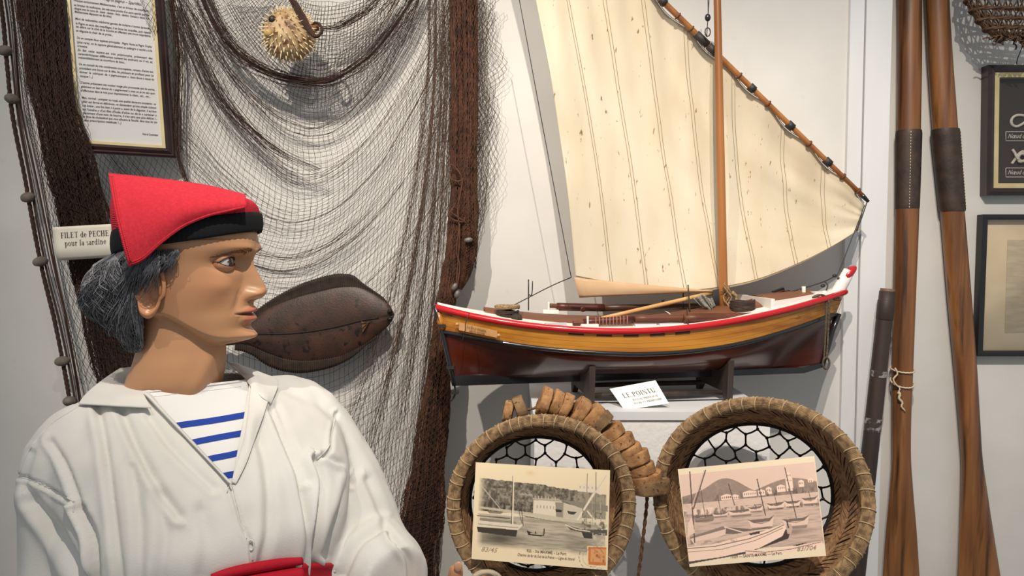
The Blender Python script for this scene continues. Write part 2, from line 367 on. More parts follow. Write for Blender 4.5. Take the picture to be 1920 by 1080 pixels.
for side in (-1, 1):
    for k in range(4):           # topside planks
        t0 = 0.07+0.91*k/4; t1 = 0.07+0.91*(k+1)/4-0.004
        mb = MB(); m = 4
        prof = [(t0, 0.0), (t0+0.004, 0.0006), (t1-0.004, 0.0006), (t1, 0.0)]
        mb.grid(lambda a, b: hull_pt(US[int(round(a*(NU-1)))]*0.999, prof[int(round(b*3))][0], side, prof[int(round(b*3))][1]), NU, m, flip=(side == 1))
        mb.build('plank', varn, boat, auto=15)
    mb = MB(); mb.grid(lambda a, b: hull_pt(US[int(round(a*(NU-1)))], 2*b, side), NU, 40, flip=(side == 1)); mb.build('hull_bottom' if side == -1 else 'hull_bottom', hullm, boat)
    # rubbing strake and gunwale
    mb = MB(); mb.tube([hull_pt(US[i], 1.0, side, 0.001) for i in range(NU)], 0.0046, 10); mb.build('rubbing_strake', blackp, boat)
    pts = [hull_pt(US[i], 0.0, side, 0.0005) for i in range(NU)]
    mb = MB(); mb.tube(pts, 0.0068, 10); mb.build('gunwale', redp, boat)
    # scuppers
    for px in (1060, 1110, 1158, 1206, 1252):
        u = pxu(px); q = [hull_pt(u-0.035, 0.13, side, 0.0014), hull_pt(u+0.035, 0.13, side, 0.0014), hull_pt(u+0.035, 0.23, side, 0.0014), hull_pt(u-0.035, 0.23, side, 0.0014)]
        mb = MB(); mb.hexa(q, (BM.to_3x3() @ Vector((0, side*0.0006, 0)))); mb.build('scupper', mat('dark_scupper', lin((52, 40, 32)), 0.7), boat, smooth=False)
# white covering board + deck
def deck_pt(u, v, inset, lift, cam_h):   # v -1..1 across
    b = max(beam(u)-inset, 0.0); x0 = lerp(xs0, xb0, (u+1)/2); z = float(zs(x0))
    y = v*b; return bw((lerp(float(xst(z)), float(xbo(z)), (u+1)/2), y, z+lift+cam_h*(1-v*v)))
mb = MB(); mb.grid(lambda a, b: deck_pt(US[int(round(a*(NU-1)))]*0.995, b*2-1, 0.0, 0.0045, 0.006), NU, 15); mb.build('covering_board', whitep, boat)
ua, ub = pxu(905), pxu(1520)
mb = MB()
mb.grid(lambda a, b: deck_pt(lerp(ua, ub, a), (b*2-1), 0.036, 0.0050 + (0 if 0.02 < b < 0.98 else -0.002), 0.015), 60, 21); mb.build('deck', deckm, boat)
# inner white coaming strips across the deck (hatch edges)
for px in (1155, 1253):
    u = pxu(px); mb = MB(); mb.tube([deck_pt(u+0.012*(k/8), lerp(-0.55, 0.1, k/8), 0.03, 0.0062, 0.016) for k in range(9)], 0.0014, 5); mb.build('hatch_edge', whitep, boat)
# keel, stem and stern posts
kz0 = bl(850, 722); kz1 = bl(1520, 698)
mb = MB(); q = [bl(848,723), bl(1505,699), bl(1540,688), bl(1540,680), bl(1505,688), bl(1000,701), bl(846,704)]
mb.prism([bw(p+Vector((0, -0.006, 0))) for p in q], BM.to_3x3() @ Vector((0, 0.012, 0))); mb.build('keel', blackp, boat, smooth=False)
mb = MB(); mb.tube([bw(bl(*p)) for p in [(815,572),(823,600),(834,640),(845,690),(852,722)]], 0.0085, 8, flat=0.6, flatdir=be); mb.build('stern_post', blackp, boat)
mb = MB(); mb.tube([bw(bl(*p)) for p in [(822,585),(829,618)]], 0.0095, 8, flat=0.8, flatdir=be); mb.build('stern_post_head', varn, boat)
mb = MB(); mb.tube([bw(bl(*p)) for p in [(1572,588),(1560,620),(1550,655),(1540,688)]], 0.008, 8, flat=0.7, flatdir=be); mb.build('stem_post', blackp, boat)
mb = MB(); mb.tube([bw(bl(*p)) for p in [(1548,578),(1568,552),(1580,530),(1592,508)]], lambda t: 0.012-0.003*abs(t-0.4), 10, flat=1.25, flatdir=be); mb.build('stem_head', whitep, boat)
mb = MB(); mb.tube(catmull([bw(bl(*p)) for p in [(1582,524),(1586,517),(1596,507),(1604,500)]], 10), lambda t: 0.0125*math.sqrt(max(0.02, math.sin(PI*clamp(t*0.86+0.10)))), 12, flat=0.75); mb.build('stem_tip', redp, boat)
# rudder straps
for p in ((829, 610), (845, 688), (853, 735)):
    mb = MB(); mb.box(bw(bl(*p)), (0.016, 0.02, 0.006)); mb.build('rudder_strap', darkwire, boat, smooth=False)
mb = MB(); mb.tube(catmull([bw(bl(*p)) for p in [(852,722),(854,735),(850,746),(845,752)]], 8), 0.0022, 6); mb.build('stern_line', darkwire, boat)
# fore trunk
def trunk(a, h):
    u = lerp(pxu(1415), pxu(1512), a); b = min(beam(u)-0.012, lerp(0.086, 0.05, a)); x0 = lerp(xs0, xb0, (u+1)/2); return u, b, x0, float(zs(x0))
HT = lambda a: lerp(0.024, 0.014, a)
for side in (-1, 1):
    mb = MB(); vs = []
    for k in range(9):
        u, b, x0, z = trunk(k/8, 0); vs += [bw((x0, side*b, z+0.002)), bw((x0, side*b, z+HT(k/8))), bw((x0, side*(b-0.006), z+HT(k/8))), bw((x0, side*(b-0.006), z+0.002))]
    mb.add(vs, [(k*4+i, k*4+(i+1) % 4, k*4+4+(i+1) % 4, k*4+4+i) for k in range(8) for i in range(4)]+[(0,1,2,3),(35,34,33,32)]); mb.build('trunk_side', whitep, boat, smooth=False)
mb = MB(); mb.grid(lambda a, b: (lambda T: bw((T[2], (b*2-1)*(T[1]-0.006), T[3]+HT(a)-0.001+0.008*(1-(b*2-1)**2))))(trunk(a, 0)), 12, 11); mb.build('foredeck', deckm, boat)
u, b, x0, z = trunk(1, 0); mb = MB(); mb.box(bw((x0, 0, z+0.008)), (0.008, 2*b, 0.02), Matrix.Rotation(RHO, 3, 'Z')); mb.build('trunk_end', whitep, boat, smooth=False)
u, b, x0, z = trunk(0, 0); mb = MB(); mb.box(bw((x0, 0, z+0.014)), (0.008, 2*b, 0.030), Matrix.Rotation(RHO, 3, 'Z')); mb.build('trunk_end', whitep, boat, smooth=False)
# mast, yard, sail
moff = 0.0
mt = bl(1345, 0); mbm = bl(1357, 590)
mdir = (mt-mbm); mtop = mbm + mdir*1.085
mb = MB(); mb.tube([bw(mbm.lerp(mtop, k/12) ) for k in range(13)], lambda t: lerp(0.0098, 0.0074, t), 14); mast = mb.build('mast', mastm, boat)
SO = 0.022
def yq(px, py, off=SO): return bl(px, py, off)
Ya = yq(900, -331); Yb = yq(1616, 366)
mb = MB(); mb.tube([bw(Ya.lerp(Yb, k/14)) for k in range(15)], lambda t: lerp(0.0072, 0.0052, t), 10); yard = mb.build('yard', mastm, boat)
mb = MB(); mb.tube([bw(Yb.lerp(yq(1628, 378), k/3) ) for k in range(4)], lambda t: lerp(0.0058, 0.0036, t), 8); mb.build('yard_tip', blackp, yard)
for (x, y, ln) in ((1316, 68, 22), (1336, 88, 16), (1410, 155, 9), (1482, 226, 10), (1552, 299, 10), (1243, -4, 10)):
    d = (yq(1616,366)-yq(1240,0)).normalized(); c = yq(x, -331+(x-900)*697/716); mb = MB(); h = ln/900
    mb.tube([bw(c-d*h*0.7), bw(c+d*h*0.7)], 0.0085, 10); mb.build('yard_binding', mat('black_leather', (0.025, 0.02, 0.018), 0.6), yard)
for (x, y) in ((1271, 30), (1296, 52), (1386, 135), (1440, 190), (1517, 267), (1580, 330), (1608, 358)):
    d = (yq(1616,366)-yq(1240,0)).normalized(); c = yq(x, -331+(x-900)*697/716); mb = MB()
    mb.tube([bw(c-d*0.0015), bw(c+d*0.0015)], 0.0085, 8); mb.build('lashing', mat('brown_twine', lin((96, 60, 34)), 0.8), yard)
canvas = mat('cream_canvas', lin((232, 221, 198)), 0.85, c2=lin((224, 208, 178)), scale=7, c3=lin((150, 112, 62)), s3=70, a3=(0.665, 0.73), stretch=(1.7, 1, 0.6), bump=0.25, bscale=25, trans=0.2)
_foot = [(0,(1083,524)),(0.124,(1148,536)),(0.26,(1215,545)),(0.38,(1283,549)),(0.5,(1345,543)),(0.64,(1420,527)),(0.80,(1505,492)),(0.93,(1575,453)),(1.0,(1610,430))]
fx = spl([q for q, _ in _foot], [p[0] for _, p in _foot]); fy = spl([q for q, _ in _foot], [p[1] for _, p in _foot])
def sail_px(q, p):
    tx, ty = lerp(936, 1622, q), lerp(-294, 376, q)
    ty += 6*abs(math.sin(q*PI*9.5))*(1-p)
    x = lerp(tx, float(fx(q)), p); y = lerp(ty, float(fy(q)), p)
    x += (1-q)**3*18*math.sin(PI*p)  # leech hollow
    return x, y
def sail_pt(q, p, dy=0.0):
    x, y = sail_px(q, p); o = bl(x, y, SO+0.007)
    o.y += 0.040*math.sin(PI*min(q, 1))*math.sin(PI*min(1, p*0.9+0.06)) + 0.006*math.sin(q*58+2.2*p)*(1-p)**2 + 0.007*noise.noise(Vector((q*5, p*6-q*4, 1.3))) + 0.016*sstep(0.75, 1, p)*sstep(0.5, 0, q)
    o.y += dy; return bw(o)
mb = MB(); mb.grid(lambda a, b: sail_pt(a, b), 90, 90, flip=True)
sail = mb.build('sail', canvas, boat)
sm = sail.modifiers.new('thickness', 'SOLIDIFY'); sm.thickness = 0.0012
seamm = mat('sail_seam_thread', lin((150, 128, 92)), 0.9)
for q in (0.124, 0.26, 0.385, 0.505, 0.635, 0.775, 0.885):
    for dq in (0, 0.0095):
        mb = MB(); mb.tube([sail_pt(q+dq, 0.01+0.98*k/50, -0.0010) for k in range(51)], 0.00042, 4); mb.build('seam', seamm, sail)
mb = MB(); mb.tube([sail_pt(k/60, 0.992, -0.0010) for k in range(61)], 0.0006, 4); mb.build('foot_seam', seamm, sail)
mb = MB(); mb.tube([sail_pt(k/80, 0.0, -0.001)+Vector((0, 0, 0.002)) for k in range(81)], 0.0009, 4); mb.build('head_rope', mat('pale_rope', lin((180, 165, 140)), 0.9), sail)
# folded clew flap
fl = lambda a, b: bw(bl(lerp(lerp(1076, 1340, a), lerp(1086, 1340, a), b), lerp(lerp(520, 546, a**0.9), lerp(558, 546, a), b) - 5*math.sin(PI*b)*0, SO-0.008-0.004*math.sin(PI*b)))
mb = MB(); mb.grid(fl, 24, 8); o = mb.build('clew_flap', mat('tan_canvas', lin((206, 172, 134)), 0.85, c2=lin((194, 158, 120)), scale=12, trans=0.1), sail)
o.modifiers.new('thickness', 'SOLIDIFY').thickness = 0.001
# rigging
def rig(name, pts, r=0.0011, m=darkwire, par=boat, off=0.0, n=12, lab=None):
    mb = MB(); mb.tube(catmull([bw(bl(p[0], p[1], p[2] if len(p) > 2 else off)) for p in pts], n), r, 5); return mb.build(name, m, par, label=lab)
rig('sheet', [(972,-10,0.02),(1020,250,0.02),(1071,520,0.015)], 0.0009)
rig('sheet', [(1071,520,0.012),(1030,538,0),(960,574,-0.02)], 0.0011)
rig('halyard', [(1326,-80,0.0),(1328,26,0.006)], 0.0009); rig('halyard', [(1334,-80,0.0),(1328,26,0.006)], 0.0009); rig('halyard', [(1327,40,0.006),(1325,70,0.012)], 0.001)
mb = MB(); mb.ell(bw(bl(1327, 33, 0.0)), (0.0062, 0.005, 0.008)); mb.build('halyard_block', blackp, boat)
mb = MB(); mb.tube([bw(bl(1327+5*math.cos(a), 60+8*math.sin(a), 0.004)) for a in [2*PI*k/12 for k in range(12)]], 0.0013, 5, closed=True); mb.build('halyard_hook', darkwire, boat)
rig('tack_line', [(1621,385,0.02),(1612,410,0.02),(1600,440,0.02),(1572,512,0.0),(1565,518,0)], 0.0011)
rig('tack_line', [(1626,378,0.02),(1616,408,0.018),(1606,433,0.02)], 0.0013)
rig('forestay', [(1567,517),(1540,530),(1480,548),(1420,566)], 0.0013); rig('forestay', [(1400,557,0.04),(1470,548,0.04)], 0.0013)
for p in ((1565, 517), (1574, 523), (1543, 536)):
    mb = MB(); mb.ell(bw(bl(*p)), (0.005, 0.004, 0.004)); mb.build('stay_knot', darkwire, boat)
rig('bow_ring', [(1546,528,-0.01),(1552,535,-0.015),(1548,548,-0.02)], 0.0015)
# deck fittings
def stick(name, a, b, r, m, off=0.0, off2=None, sides=8, par=boat, taper=1.0):
    A = bw(bl(a[0], a[1], off)); B = bw(bl(b[0], b[1], off if off2 is None else off2)); mb = MB(); mb.tube([A.lerp(B, k/4) for k in range(5)], lambda t: r*lerp(1, taper, t), sides); return mb.build(name, m, par)
stick('thole_rod', (991, 524), (991, 582), 0.0013, darkwire, 0.06); rig('rod_hook', [(991,552,0.06),(996,554,0.06),(998,545,0.06),(998.5,527,0.06)], 0.0012)
stick('thole_rod', (1281, 537), (1281, 578), 0.0014, darkwire, 0.05); stick('thole_rod', (1290, 534), (1294, 590), 0.0016, mat('olive_metal', lin((70, 58, 36)), 0.5), -0.02)
stick('boat_hook', (1128, 597), (1337, 549), 0.0042, tanw, -0.045, 0.02, taper=1.15)
# near-side oar on crutch
def along(name, p0, p1, off, r0, r1, m, flat=1.0, par=boat, sides=10, off2=None):
    A = bw(bl(*p0, off)); B = bw(bl(*p1, off if off2 is None else off2)); mb = MB(); mb.tube([A.lerp(B, k/6) for k in range(7)], lambda t: lerp(r0, r1, t), sides, flat=flat); return mb.build(name, m, par)
no = -0.088
oar_n = along('model_oar', (1190, 598), (1310, 596), no, 0.0075, 0.0085, brownw)
along('handle', (1074, 606), (1096, 605), no, 0.0048, 0.0052, brownw, par=oar_n)
along('grip', (1094, 604), (1187, 599), no, 0.0072, 0.0080, mat('dark_oxblood_wood', lin((84, 34, 22)), 0.4, c2=lin((60, 22, 14)), scale=40), par=oar_n)
for k in range(10):
    t = 0.25+0.07*k; c = bl(lerp(1094,1187,t), lerp(604,599,t), no); mb = MB(); mb.tube([bw(c+Vector((0.0022*math.cos(a)*0.8, 0.0082*math.cos(a), 0.0082*math.sin(a)))) for a in [2*PI*i/14 for i in range(14)]], 0.0009, 4, closed=True); mb.build('wrapping', mat('pink_twine', lin((186, 120, 96)), 0.8), oar_n)
along('model_beam', (1283, 597), (1419, 595), -0.100, 0.0098, 0.0098, brownw, sides=4, off2=-0.080)
fo = 0.088
oar_f = along('model_oar', (1128, 578), (1345, 573), fo, 0.0045, 0.004, mat('dark_walnut', lin((66, 34, 22)), 0.4), flat=1.6)
along('handle', (1031, 573), (1047, 574), fo, 0.005, 0.005, brownw, par=oar_f); along('grip', (1044, 575), (1132, 577), fo, 0.0088, 0.0086, mat('dark_oxblood_wood', lin((84, 34, 22)), 0.4), par=oar_f)
mb = MB(); mb.ell(bw(bl(1093, 580, fo-0.010)), (0.006, 0.003, 0.006)); mb.build('knot', brownw, oar_f)
for (p, off) in (((1105, 607), -0.094), ((1032, 580), 0.086)):
    mb = MB(); mb.box(bw(bl(p[0], p[1]+4, off)), (0.034, 0.014, 0.008), Matrix.Rotation(RHO, 3, 'Z')); c = mb.build('cleat', whitep, boat, smooth=False)
    stick('pin', (p[0]-3, p[1]-14), (p[0]-3, p[1]+2), 0.0022, whitep, off, par=c)
for (x0_, x1_, y_) in ((1022, 1062, 608), (1190, 1230, 610), (1236, 1290, 609)):
    A = bl(x0_, y_, -0.093); B = bl(x1_, y_, -0.093); mb = MB(); mb.box(bw((A+B)/2), ((B-A).length, 0.008, 0.006), Matrix.Rotation(RHO, 3, 'Z')); mb.build('deck_chock', mat('pale_blue_grey_paint', lin((196, 200, 206)), 0.5), boat, smooth=False)
rig('crutch_lashing', [(1289,578,-0.1),(1288,596,-0.104),(1290,606,-0.108),(1294,612,-0.11)], 0.0012)
for y in (540, 541):
    pass
stick('bollard', (1507, 537), (1507, 552), 0.0042, whitep, -0.02); stick('bollard', (1546, 545), (1546, 558), 0.005, whitep, -0.02); stick('bollard_bar', (1490, 549), (1540, 548), 0.0022, whitep, 0.0)
mb = MB(); mb.prism([bw(bl(*p, 0.03)) for p in [(1451,546),(1470,539),(1472,546),(1482,544),(1480,548),(1452,553)]], BM.to_3x3() @ Vector((0, 0.01, 0))); mb.build('anchor_fluke', blackp, boat, smooth=False)
stick('anchor_shank', (1400, 564), (1470, 545), 0.0016, brownw, 0.0, 0.03)
stick('deck_knob', (1243, 561), (1243, 568), 0.003, blackp, 0.06)
# coils and baskets on deck
def coil(name, cpx, off, rx, ry, r, n, m, lab, stack=1.0, jit=0.004, par=boat):
    c = bw(bl(*cpx, off)); mb = MB(); pts = []
    for k in range(n*22+1):
        a = 2*PI*k/22; t = k/(n*22); z = t*stack
        pts.append(c + Vector((math.cos(a)*rx*(1+jit*10*(noise.noise(Vector((k*.3, 1, t*9))))), math.sin(a)*ry, z+jit*0.5*noise.noise(Vector((k*.2, 5, 0))))))
    mb.tube(pts, r, 6); return mb.build(name, m, par, label=lab)
rope_b = mat('dark_brown_rope', lin((62, 48, 36)), 0.85, c2=lin((34, 26, 20)), scale=300)
rope_t = mat('tan_rope', lin((170, 142, 102)), 0.9, c2=lin((120, 94, 62)), scale=260)
coil('rope_coil', (952, 600), -0.03, 0.021, 0.019, 0.0026, 5, rope_b, None, 0.018, 0.006)
coil('rope_coil_top', (951, 577), -0.03, 0.023, 0.02, 0.0032, 2, rope_t, 'pale woven coil top', 0.004)
mb = MB(); mb.ell(bw(bl(951, 578, -0.03)), (0.021, 0.018, 0.003)); mb.build('rope_coil_lid', rope_t, boat)
mb = MB(); mb.ell(bw(bl(968, 597, -0.055)), (0.011, 0.008, 0.008), jit=0.6); mb.build('rope_hank', rope_b, boat)
bk = coil('wicker_basket', (1392, 587), -0.045, 0.024, 0.022, 0.0020, 9, mat('dark_wicker', lin((66, 48, 36)), 0.8, c2=lin((36, 26, 20)), scale=300, stretch=(0.2, 1, 1)), None, 0.026, 0.004)
mb = MB(); mb.tube([bw(bl(1392, 590, -0.045)+Vector((0, 0, z))) for z in (0, 0.024)], 0.022, 16); mb.build('basket_core', rope_b, bk)
mb = MB(); mb.grid(lambda u, v: bw(bl(lerp(1316, 1340, v)+ (22 if v < 0.5 else 8)*(u-0.5)*lerp(1.8, 0.8, v), lerp(556, 590, v)+4*math.sin(9*u), -0.01-0.012*math.sin(PI*u)-0.004*math.sin(u*25))), 30, 16); o = mb.build('net_bag', mat('grey_mesh_cloth', lin((160, 156, 146)), 0.9, c2=lin((92, 88, 80)), scale=400), boat)
o.modifiers.new('thickness', 'SOLIDIFY').thickness = 0.001
mb = MB(); mb.grid(lambda u, v: bw(bl(lerp(1336, 1350, u), lerp(546, 580, v)-4*u, 0.008-0.006*math.sin(PI*v))), 8, 8); o = mb.build('black_cloth', mat('black_cloth', (0.015, 0.015, 0.017), 0.8), boat); o.modifiers.new('thickness', 'SOLIDIFY').thickness = 0.002
for k in range(5):
    a0 = rng.uniform(0, 6); mb = MB(); mb.tube(catmull([bw(bl(1362+6*math.sin(a0+i*1.3)+i*(1.2 if k < 3 else 0.2), 530+i*9+2*k, -0.016-0.004*math.cos(a0+i))) for i in range(7)], 20), 0.0014, 5); mb.build('halyard_tail', rope_t, boat)
mb = MB(); mb.tube(catmull([bw(bl(*p, -0.014)) for p in [(1372,548),(1380,556),(1379,566),(1370,575),(1366,585),(1374,588)]], 16), lambda t: 0.0045*(1-0.7*t), 7); mb.build('halyard_hank', rope_t, boat)
rig('mast_band', [(1351,547,-0.011),(1357,548,-0.0125),(1363,547,-0.011)], 0.0012)
# bow warp hanging over the side
for k, dx in enumerate((0, 5)):
    mb = MB(); mb.tube(catmull([bw(bl(p[0]+dx*(0.4 if i < 2 else 1), p[1], -0.045-0.002*k)) for i, p in enumerate([(1520,558),(1540,553),(1549,566),(1549,600),(1547,640),(1545,672)])], 40), 0.0022, 6); mb.build('bow_warp', mat('grey_brown_rope', lin((104, 90, 72)), 0.9, c2=lin((64, 54, 42)), scale=300), boat)
mb = MB(); mb.tube([bw(bl(1549+6*math.cos(a), 681+11*math.sin(a), -0.047)) for a in [2*PI*k/20 for k in range(20)]], 0.0022, 6, closed=True); mb.build('bow_warp_loop', MATS['grey_brown_rope'], boat)
for i in range(6):
    mb = MB(); mb.tube(catmull([bw(bl(1508+i*7+rng.uniform(-4, 4)+12*k, 560+rng.uniform(-3, 3), -0.03-0.01*rng.random())) for k in range(4)], 10), 0.0018, 5); mb.build('bow_rope', rope_b, boat)
# name plate
def hp(px, py, out=0.003):
    u = pxu(px); b = beam(u); q = bl(px, py, -b-out); return bw(q)
q = [hp(860,604), hp(931,620), hp(931,633), hp(860,619)]
mb = MB(); mb.hexa(q, BM.to_3x3() @ Vector((0.001, -0.002, 0))); plate = mb.build('name_plate', mat('brass_plate', lin((196, 148, 96)), 0.45, c2=lin((176, 128, 78)), scale=30), boat, smooth=False)
for p in ((857, 608), (935, 629)):
    mb = MB(); mb.tube([hp(*p, 0.003), hp(*p, 0.007)], 0.0035, 10); mb.build('plate_screw', MATS['brass_plate'], plate)
ex = (q[1]-q[0]).normalized(); ey = (q[0]-q[3]).normalized(); nn = ex.cross(ey).normalized()
for i, (tx, y) in enumerate((('LA COUA CAGAREA', 0.55), ('SAINTE MAXIME', 0.14))):
    mb = MB(); put_text(mb, tx, q[3].lerp(q[0], y)+(q[1]-q[0])*0.5+nn*0.0032, ex, ey, 0.0062, width=0.040 if i == 0 else 0.034, center=True); mb.build('lettering', mat('dark_brown_ink', lin((70, 44, 22)), 0.7), plate, smooth=False)
rig('stern_string', [(880,587,-0.065),(873,605,-0.070),(872,620,-0.072),(866,642,-0.07)], 0.0009)
# stand
standm = mat('dark_grey_brown_wood', lin((66, 54, 46)), 0.6, c2=lin((44, 36, 30)), scale=30, stretch=(1, 1, 0.15))
stand = thing('boat_stand', 'dark wooden cradle stand under the model boat', 'stand', BO, RHO)
for sx, top in ((1092, 680), (1338, 672)):
    x = bl(sx, 700, 0).x; u = uu(x); 
    mb = MB(); zt = float(zk(x)) - 0.002; hz = float(lerp(float(zr(x)), float(zk(x)), 0.45)); bb = beam(u)
    prof = []
    for i in range(9):
        v = -1 + 2*i/8; tt = 1 + (1 - 0.62*abs(v)**2)
        pp = BM.inverted() @ hull_pt(u, 1+ (1-0.55*abs(v)), -1 if v < 0 else 1, 0.001); prof.append(pp)
    poly = [Vector((x, -0.085, 0.0)), Vector((x, -0.075, 0.0)), Vector((x, -0.055, zt*0.42)), Vector((x, 0.055, zt*0.42)), Vector((x, 0.075, 0)), Vector((x, 0.085, 0))] + [Vector((x, p.y, p.z)) for p in prof[::-1]]
    mb.prism([bw(p-Vector((0.006, 0, 0))) for p in poly], BM.to_3x3() @ Vector((0.012, 0, 0))); mb.build('cradle', standm, stand, smooth=False)
mb = MB(); mb.tube([bw(Vector((bl(1092,700).x, -0.058, 0.018))), bw(Vector((bl(1338,700).x, -0.058, 0.018)))], 0.0055, 10); mb.build('stretcher', standm, stand)
mb = MB(); mb.tube([bw(Vector((bl(1092,700).x, 0.058, 0.018))), bw(Vector((bl(1338,700).x, 0.058, 0.018)))], 0.0055, 10); mb.build('stretcher', standm, stand)
# ================================================================== round baskets with postcards
esparto = mat('esparto_grass', lin((152, 122, 88)), 0.85, c2=lin((84, 62, 40)), scale=60, stretch=(1, 1, 1), bump=0.6, bscale=160)
espd = mat('esparto_weave', lin((176, 136, 96)), 0.85, c2=lin((120, 87, 58)), scale=90, bump=0.5, bscale=200)
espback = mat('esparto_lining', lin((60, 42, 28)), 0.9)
stm = mat('pale_stitch', lin((176, 150, 112)), 0.85)
blackrope = mat('tarred_rope', lin((46, 36, 30)), 0.9, c2=lin((24, 19, 16)), scale=250, bump=0.5, bscale=400)
def frame_at(c, axis, up=Vector((0, 0, 1))):
    n = axis.normalized(); x = up.cross(n).normalized(); y = n.cross(x); return x, y, n
def make_basket(c, R, axis, depth, Rb, back_off, label, squash, rimr, tilt, net_seed, open_top, nst):
    t = thing('woven_basket', label, 'basket', c, group=None)
    X, Yv, N = frame_at(c, axis)                       # N points to the viewer (mouth side)
    X, Yv = X*math.cos(tilt)+Yv*math.sin(tilt), Yv*math.cos(tilt)-X*math.sin(tilt)
    bo = X*back_off[0] + Yv*back_off[1]
    def ring(a, d, extra=0.0):      # d 0 front .. 1 back
        r = lerp(R, Rb, d) + extra; ir = 1+0.02*math.sin(2*a+1)+0.012*math.sin(3*a)
        return c + X*(math.cos(a)*r*ir) + Yv*(math.sin(a)*r*squash*ir) - N*(depth*d) + bo*d
    # rim: two plied coils of grass plus stitches
    mb = MB()
    na = 120
    mb.tube([ring(2*PI*k/na, 0) for k in range(na)], rimr, 12, closed=True)
    rim = mb.build('rim', esparto, t)
    fib = []
    for f in range(34):
        ph = 2*PI*f/34; tw = 6; pts = []
        for k in range(na+1):
            a = 2*PI*k/na; b = ph + tw*a/2/PI*0.5; ra = ring(a, 0)-c; er = ra.normalized()
            pts.append(ring(a, 0) + er*(math.cos(b)*(rimr+0.0002)) + N*(math.sin(b)*(rimr+0.0002)))
        fib.append(np.array(pts))
    np_tubes(fib, 0.0009, 'grass_fibre', MATS['esparto_grass2'], rim, sides=4)
    for k in range(nst):
        a = 2*PI*(k+0.3*random.random())/nst; pts = []
        for i in range(15):
            b = 2*PI*i/14; aa = a + 0.05*(i/14) + 0.02*math.sin(b); er = (ring(aa, 0)-c).normalized()
            pts.append(ring(aa, 0) + er*math.cos(b)*(rimr+0.0014) + N*math.sin(b)*(rimr+0.0014))
        mb = MB(); mb.tube(pts, 0.0011, 5); mb.build('stitch', stm, rim)
    # wall lining
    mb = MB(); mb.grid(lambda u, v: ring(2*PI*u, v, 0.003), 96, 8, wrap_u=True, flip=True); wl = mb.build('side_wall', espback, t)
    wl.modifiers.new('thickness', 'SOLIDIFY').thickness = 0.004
    # herringbone slivers
    mb = MB(); nb = 4; npb = 96
    for j in range(nb):
        for k in range(npb):
            s = 1 if j % 2 == 0 else -1
            for w_ in range(1):
                a0 = 2*PI*(k+0.25*random.random())/npb; d0 = (j+0.02)/nb; d1 = (j+0.98)/nb; sk = s*0.135*(1+0.15*random.random())
                wa = 2*PI/npb*0.46; q = []
                mid = random.uniform(0.0015, 0.0032)
                pa = [ring(a0+sk*(i/3-0.5), lerp(d0, d1, i/3), -0.0005 - mid*math.sin(PI*(0.15+0.7*i/3))) for i in range(4)]
                pb = [ring(a0+wa*2+sk*(i/3-0.5), lerp(d0, d1, i/3), -0.0002 - mid*0.6*math.sin(PI*(0.15+0.7*i/3))) for i in range(4)]
                mb.add(pa+pb, [(i, i+1, 5+i, 4+i) for i in range(3)])
    o = mb.build('herringbone_weave', espd, t, smooth=False, kind='stuff')
    sm_ = o.modifiers.new('thickness', 'SOLIDIFY'); sm_.thickness = 0.0008
    # base ring and rope net across the back
    mb = MB(); mb.tube([ring(2*PI*k/80, 1) for k in range(80)], 0.007, 8, closed=True); mb.build('base_ring', blackrope, t)
    rs = random.Random(net_seed); S = 0.021; lines = []
    def kp(i, j):
        rr = random.Random(net_seed*1000+i*57+j); return ((i + 0.16*rr.uniform(-1, 1))*S*0.88, (j + (0.24 if (i+j) % 2 == 0 else -0.24) + 0.16*rr.uniform(-1, 1))*S*1.25)
    def n3(p): return c - N*(depth-0.002+0.012*math.cos(p[0]*9)*0.4) + bo + X*p[0] + Yv*p[1]
    nn_ = int(Rb/S)+2
    for j in range(-nn_, nn_+1):
        for i in range(-nn_, nn_+1):
            A = kp(i, j)
            nbrs = [(i+1, j)] + ([(i, j+1)] if (i+j) % 2 == 0 else [])
            for b in nbrs:
                B = kp(*b); 
                if math.hypot(A[0], A[1]/squash) < Rb and math.hypot(B[0], B[1]/squash) < Rb*1.05:
                    a3, b3 = n3(A), n3(B); md = (a3+b3)/2 + Vector((0, 0, -0.0012))
                    lines.append(np.array([a3, a3.lerp(md, 0.6), md, md.lerp(b3, 0.4), b3]))
    np_tubes(lines, 0.0017, 'rope_net', blackrope, t, sides=6)
    mb = MB()
    for j in range(-nn_, nn_+1):
        for i in range(-nn_, nn_+1):
            A = kp(i, j)
            if math.hypot(A[0], A[1]/squash) < Rb: mb.ell(n3(A), (0.0033, 0.003, 0.0033), nu=7, nv=5)
    mb.build('net_knots', blackrope, t, kind='stuff')
    return t
mat('esparto_grass2', lin((170, 140, 102)), 0.85, c2=lin((108, 84, 58)), scale=120, bump=0.3)
c1 = P(1015, 948, 1.205); c2 = P(1422, 935, 1.215)
ax1 = (EYE-c1).normalized() + Vector((0.04, 0, -0.03)); ax2 = (EYE-c2).normalized() + Vector((-0.06, 0, -0.05))
make_basket(c1, 0.143, ax1, 0.12, 0.122, (-0.004, 0.004), 'round woven basket left of the cork floats, framing the stamped postcard', 1.0, 0.0098, 0.0, 3, 0, 46)
make_basket(c2, 0.1625, ax2, 0.12, 0.130, (-0.012, 0.004), 'round woven basket beside the dark pole, framing the pinkish postcard', 1.0, 0.0098, 0.0, 8, 0, 44)

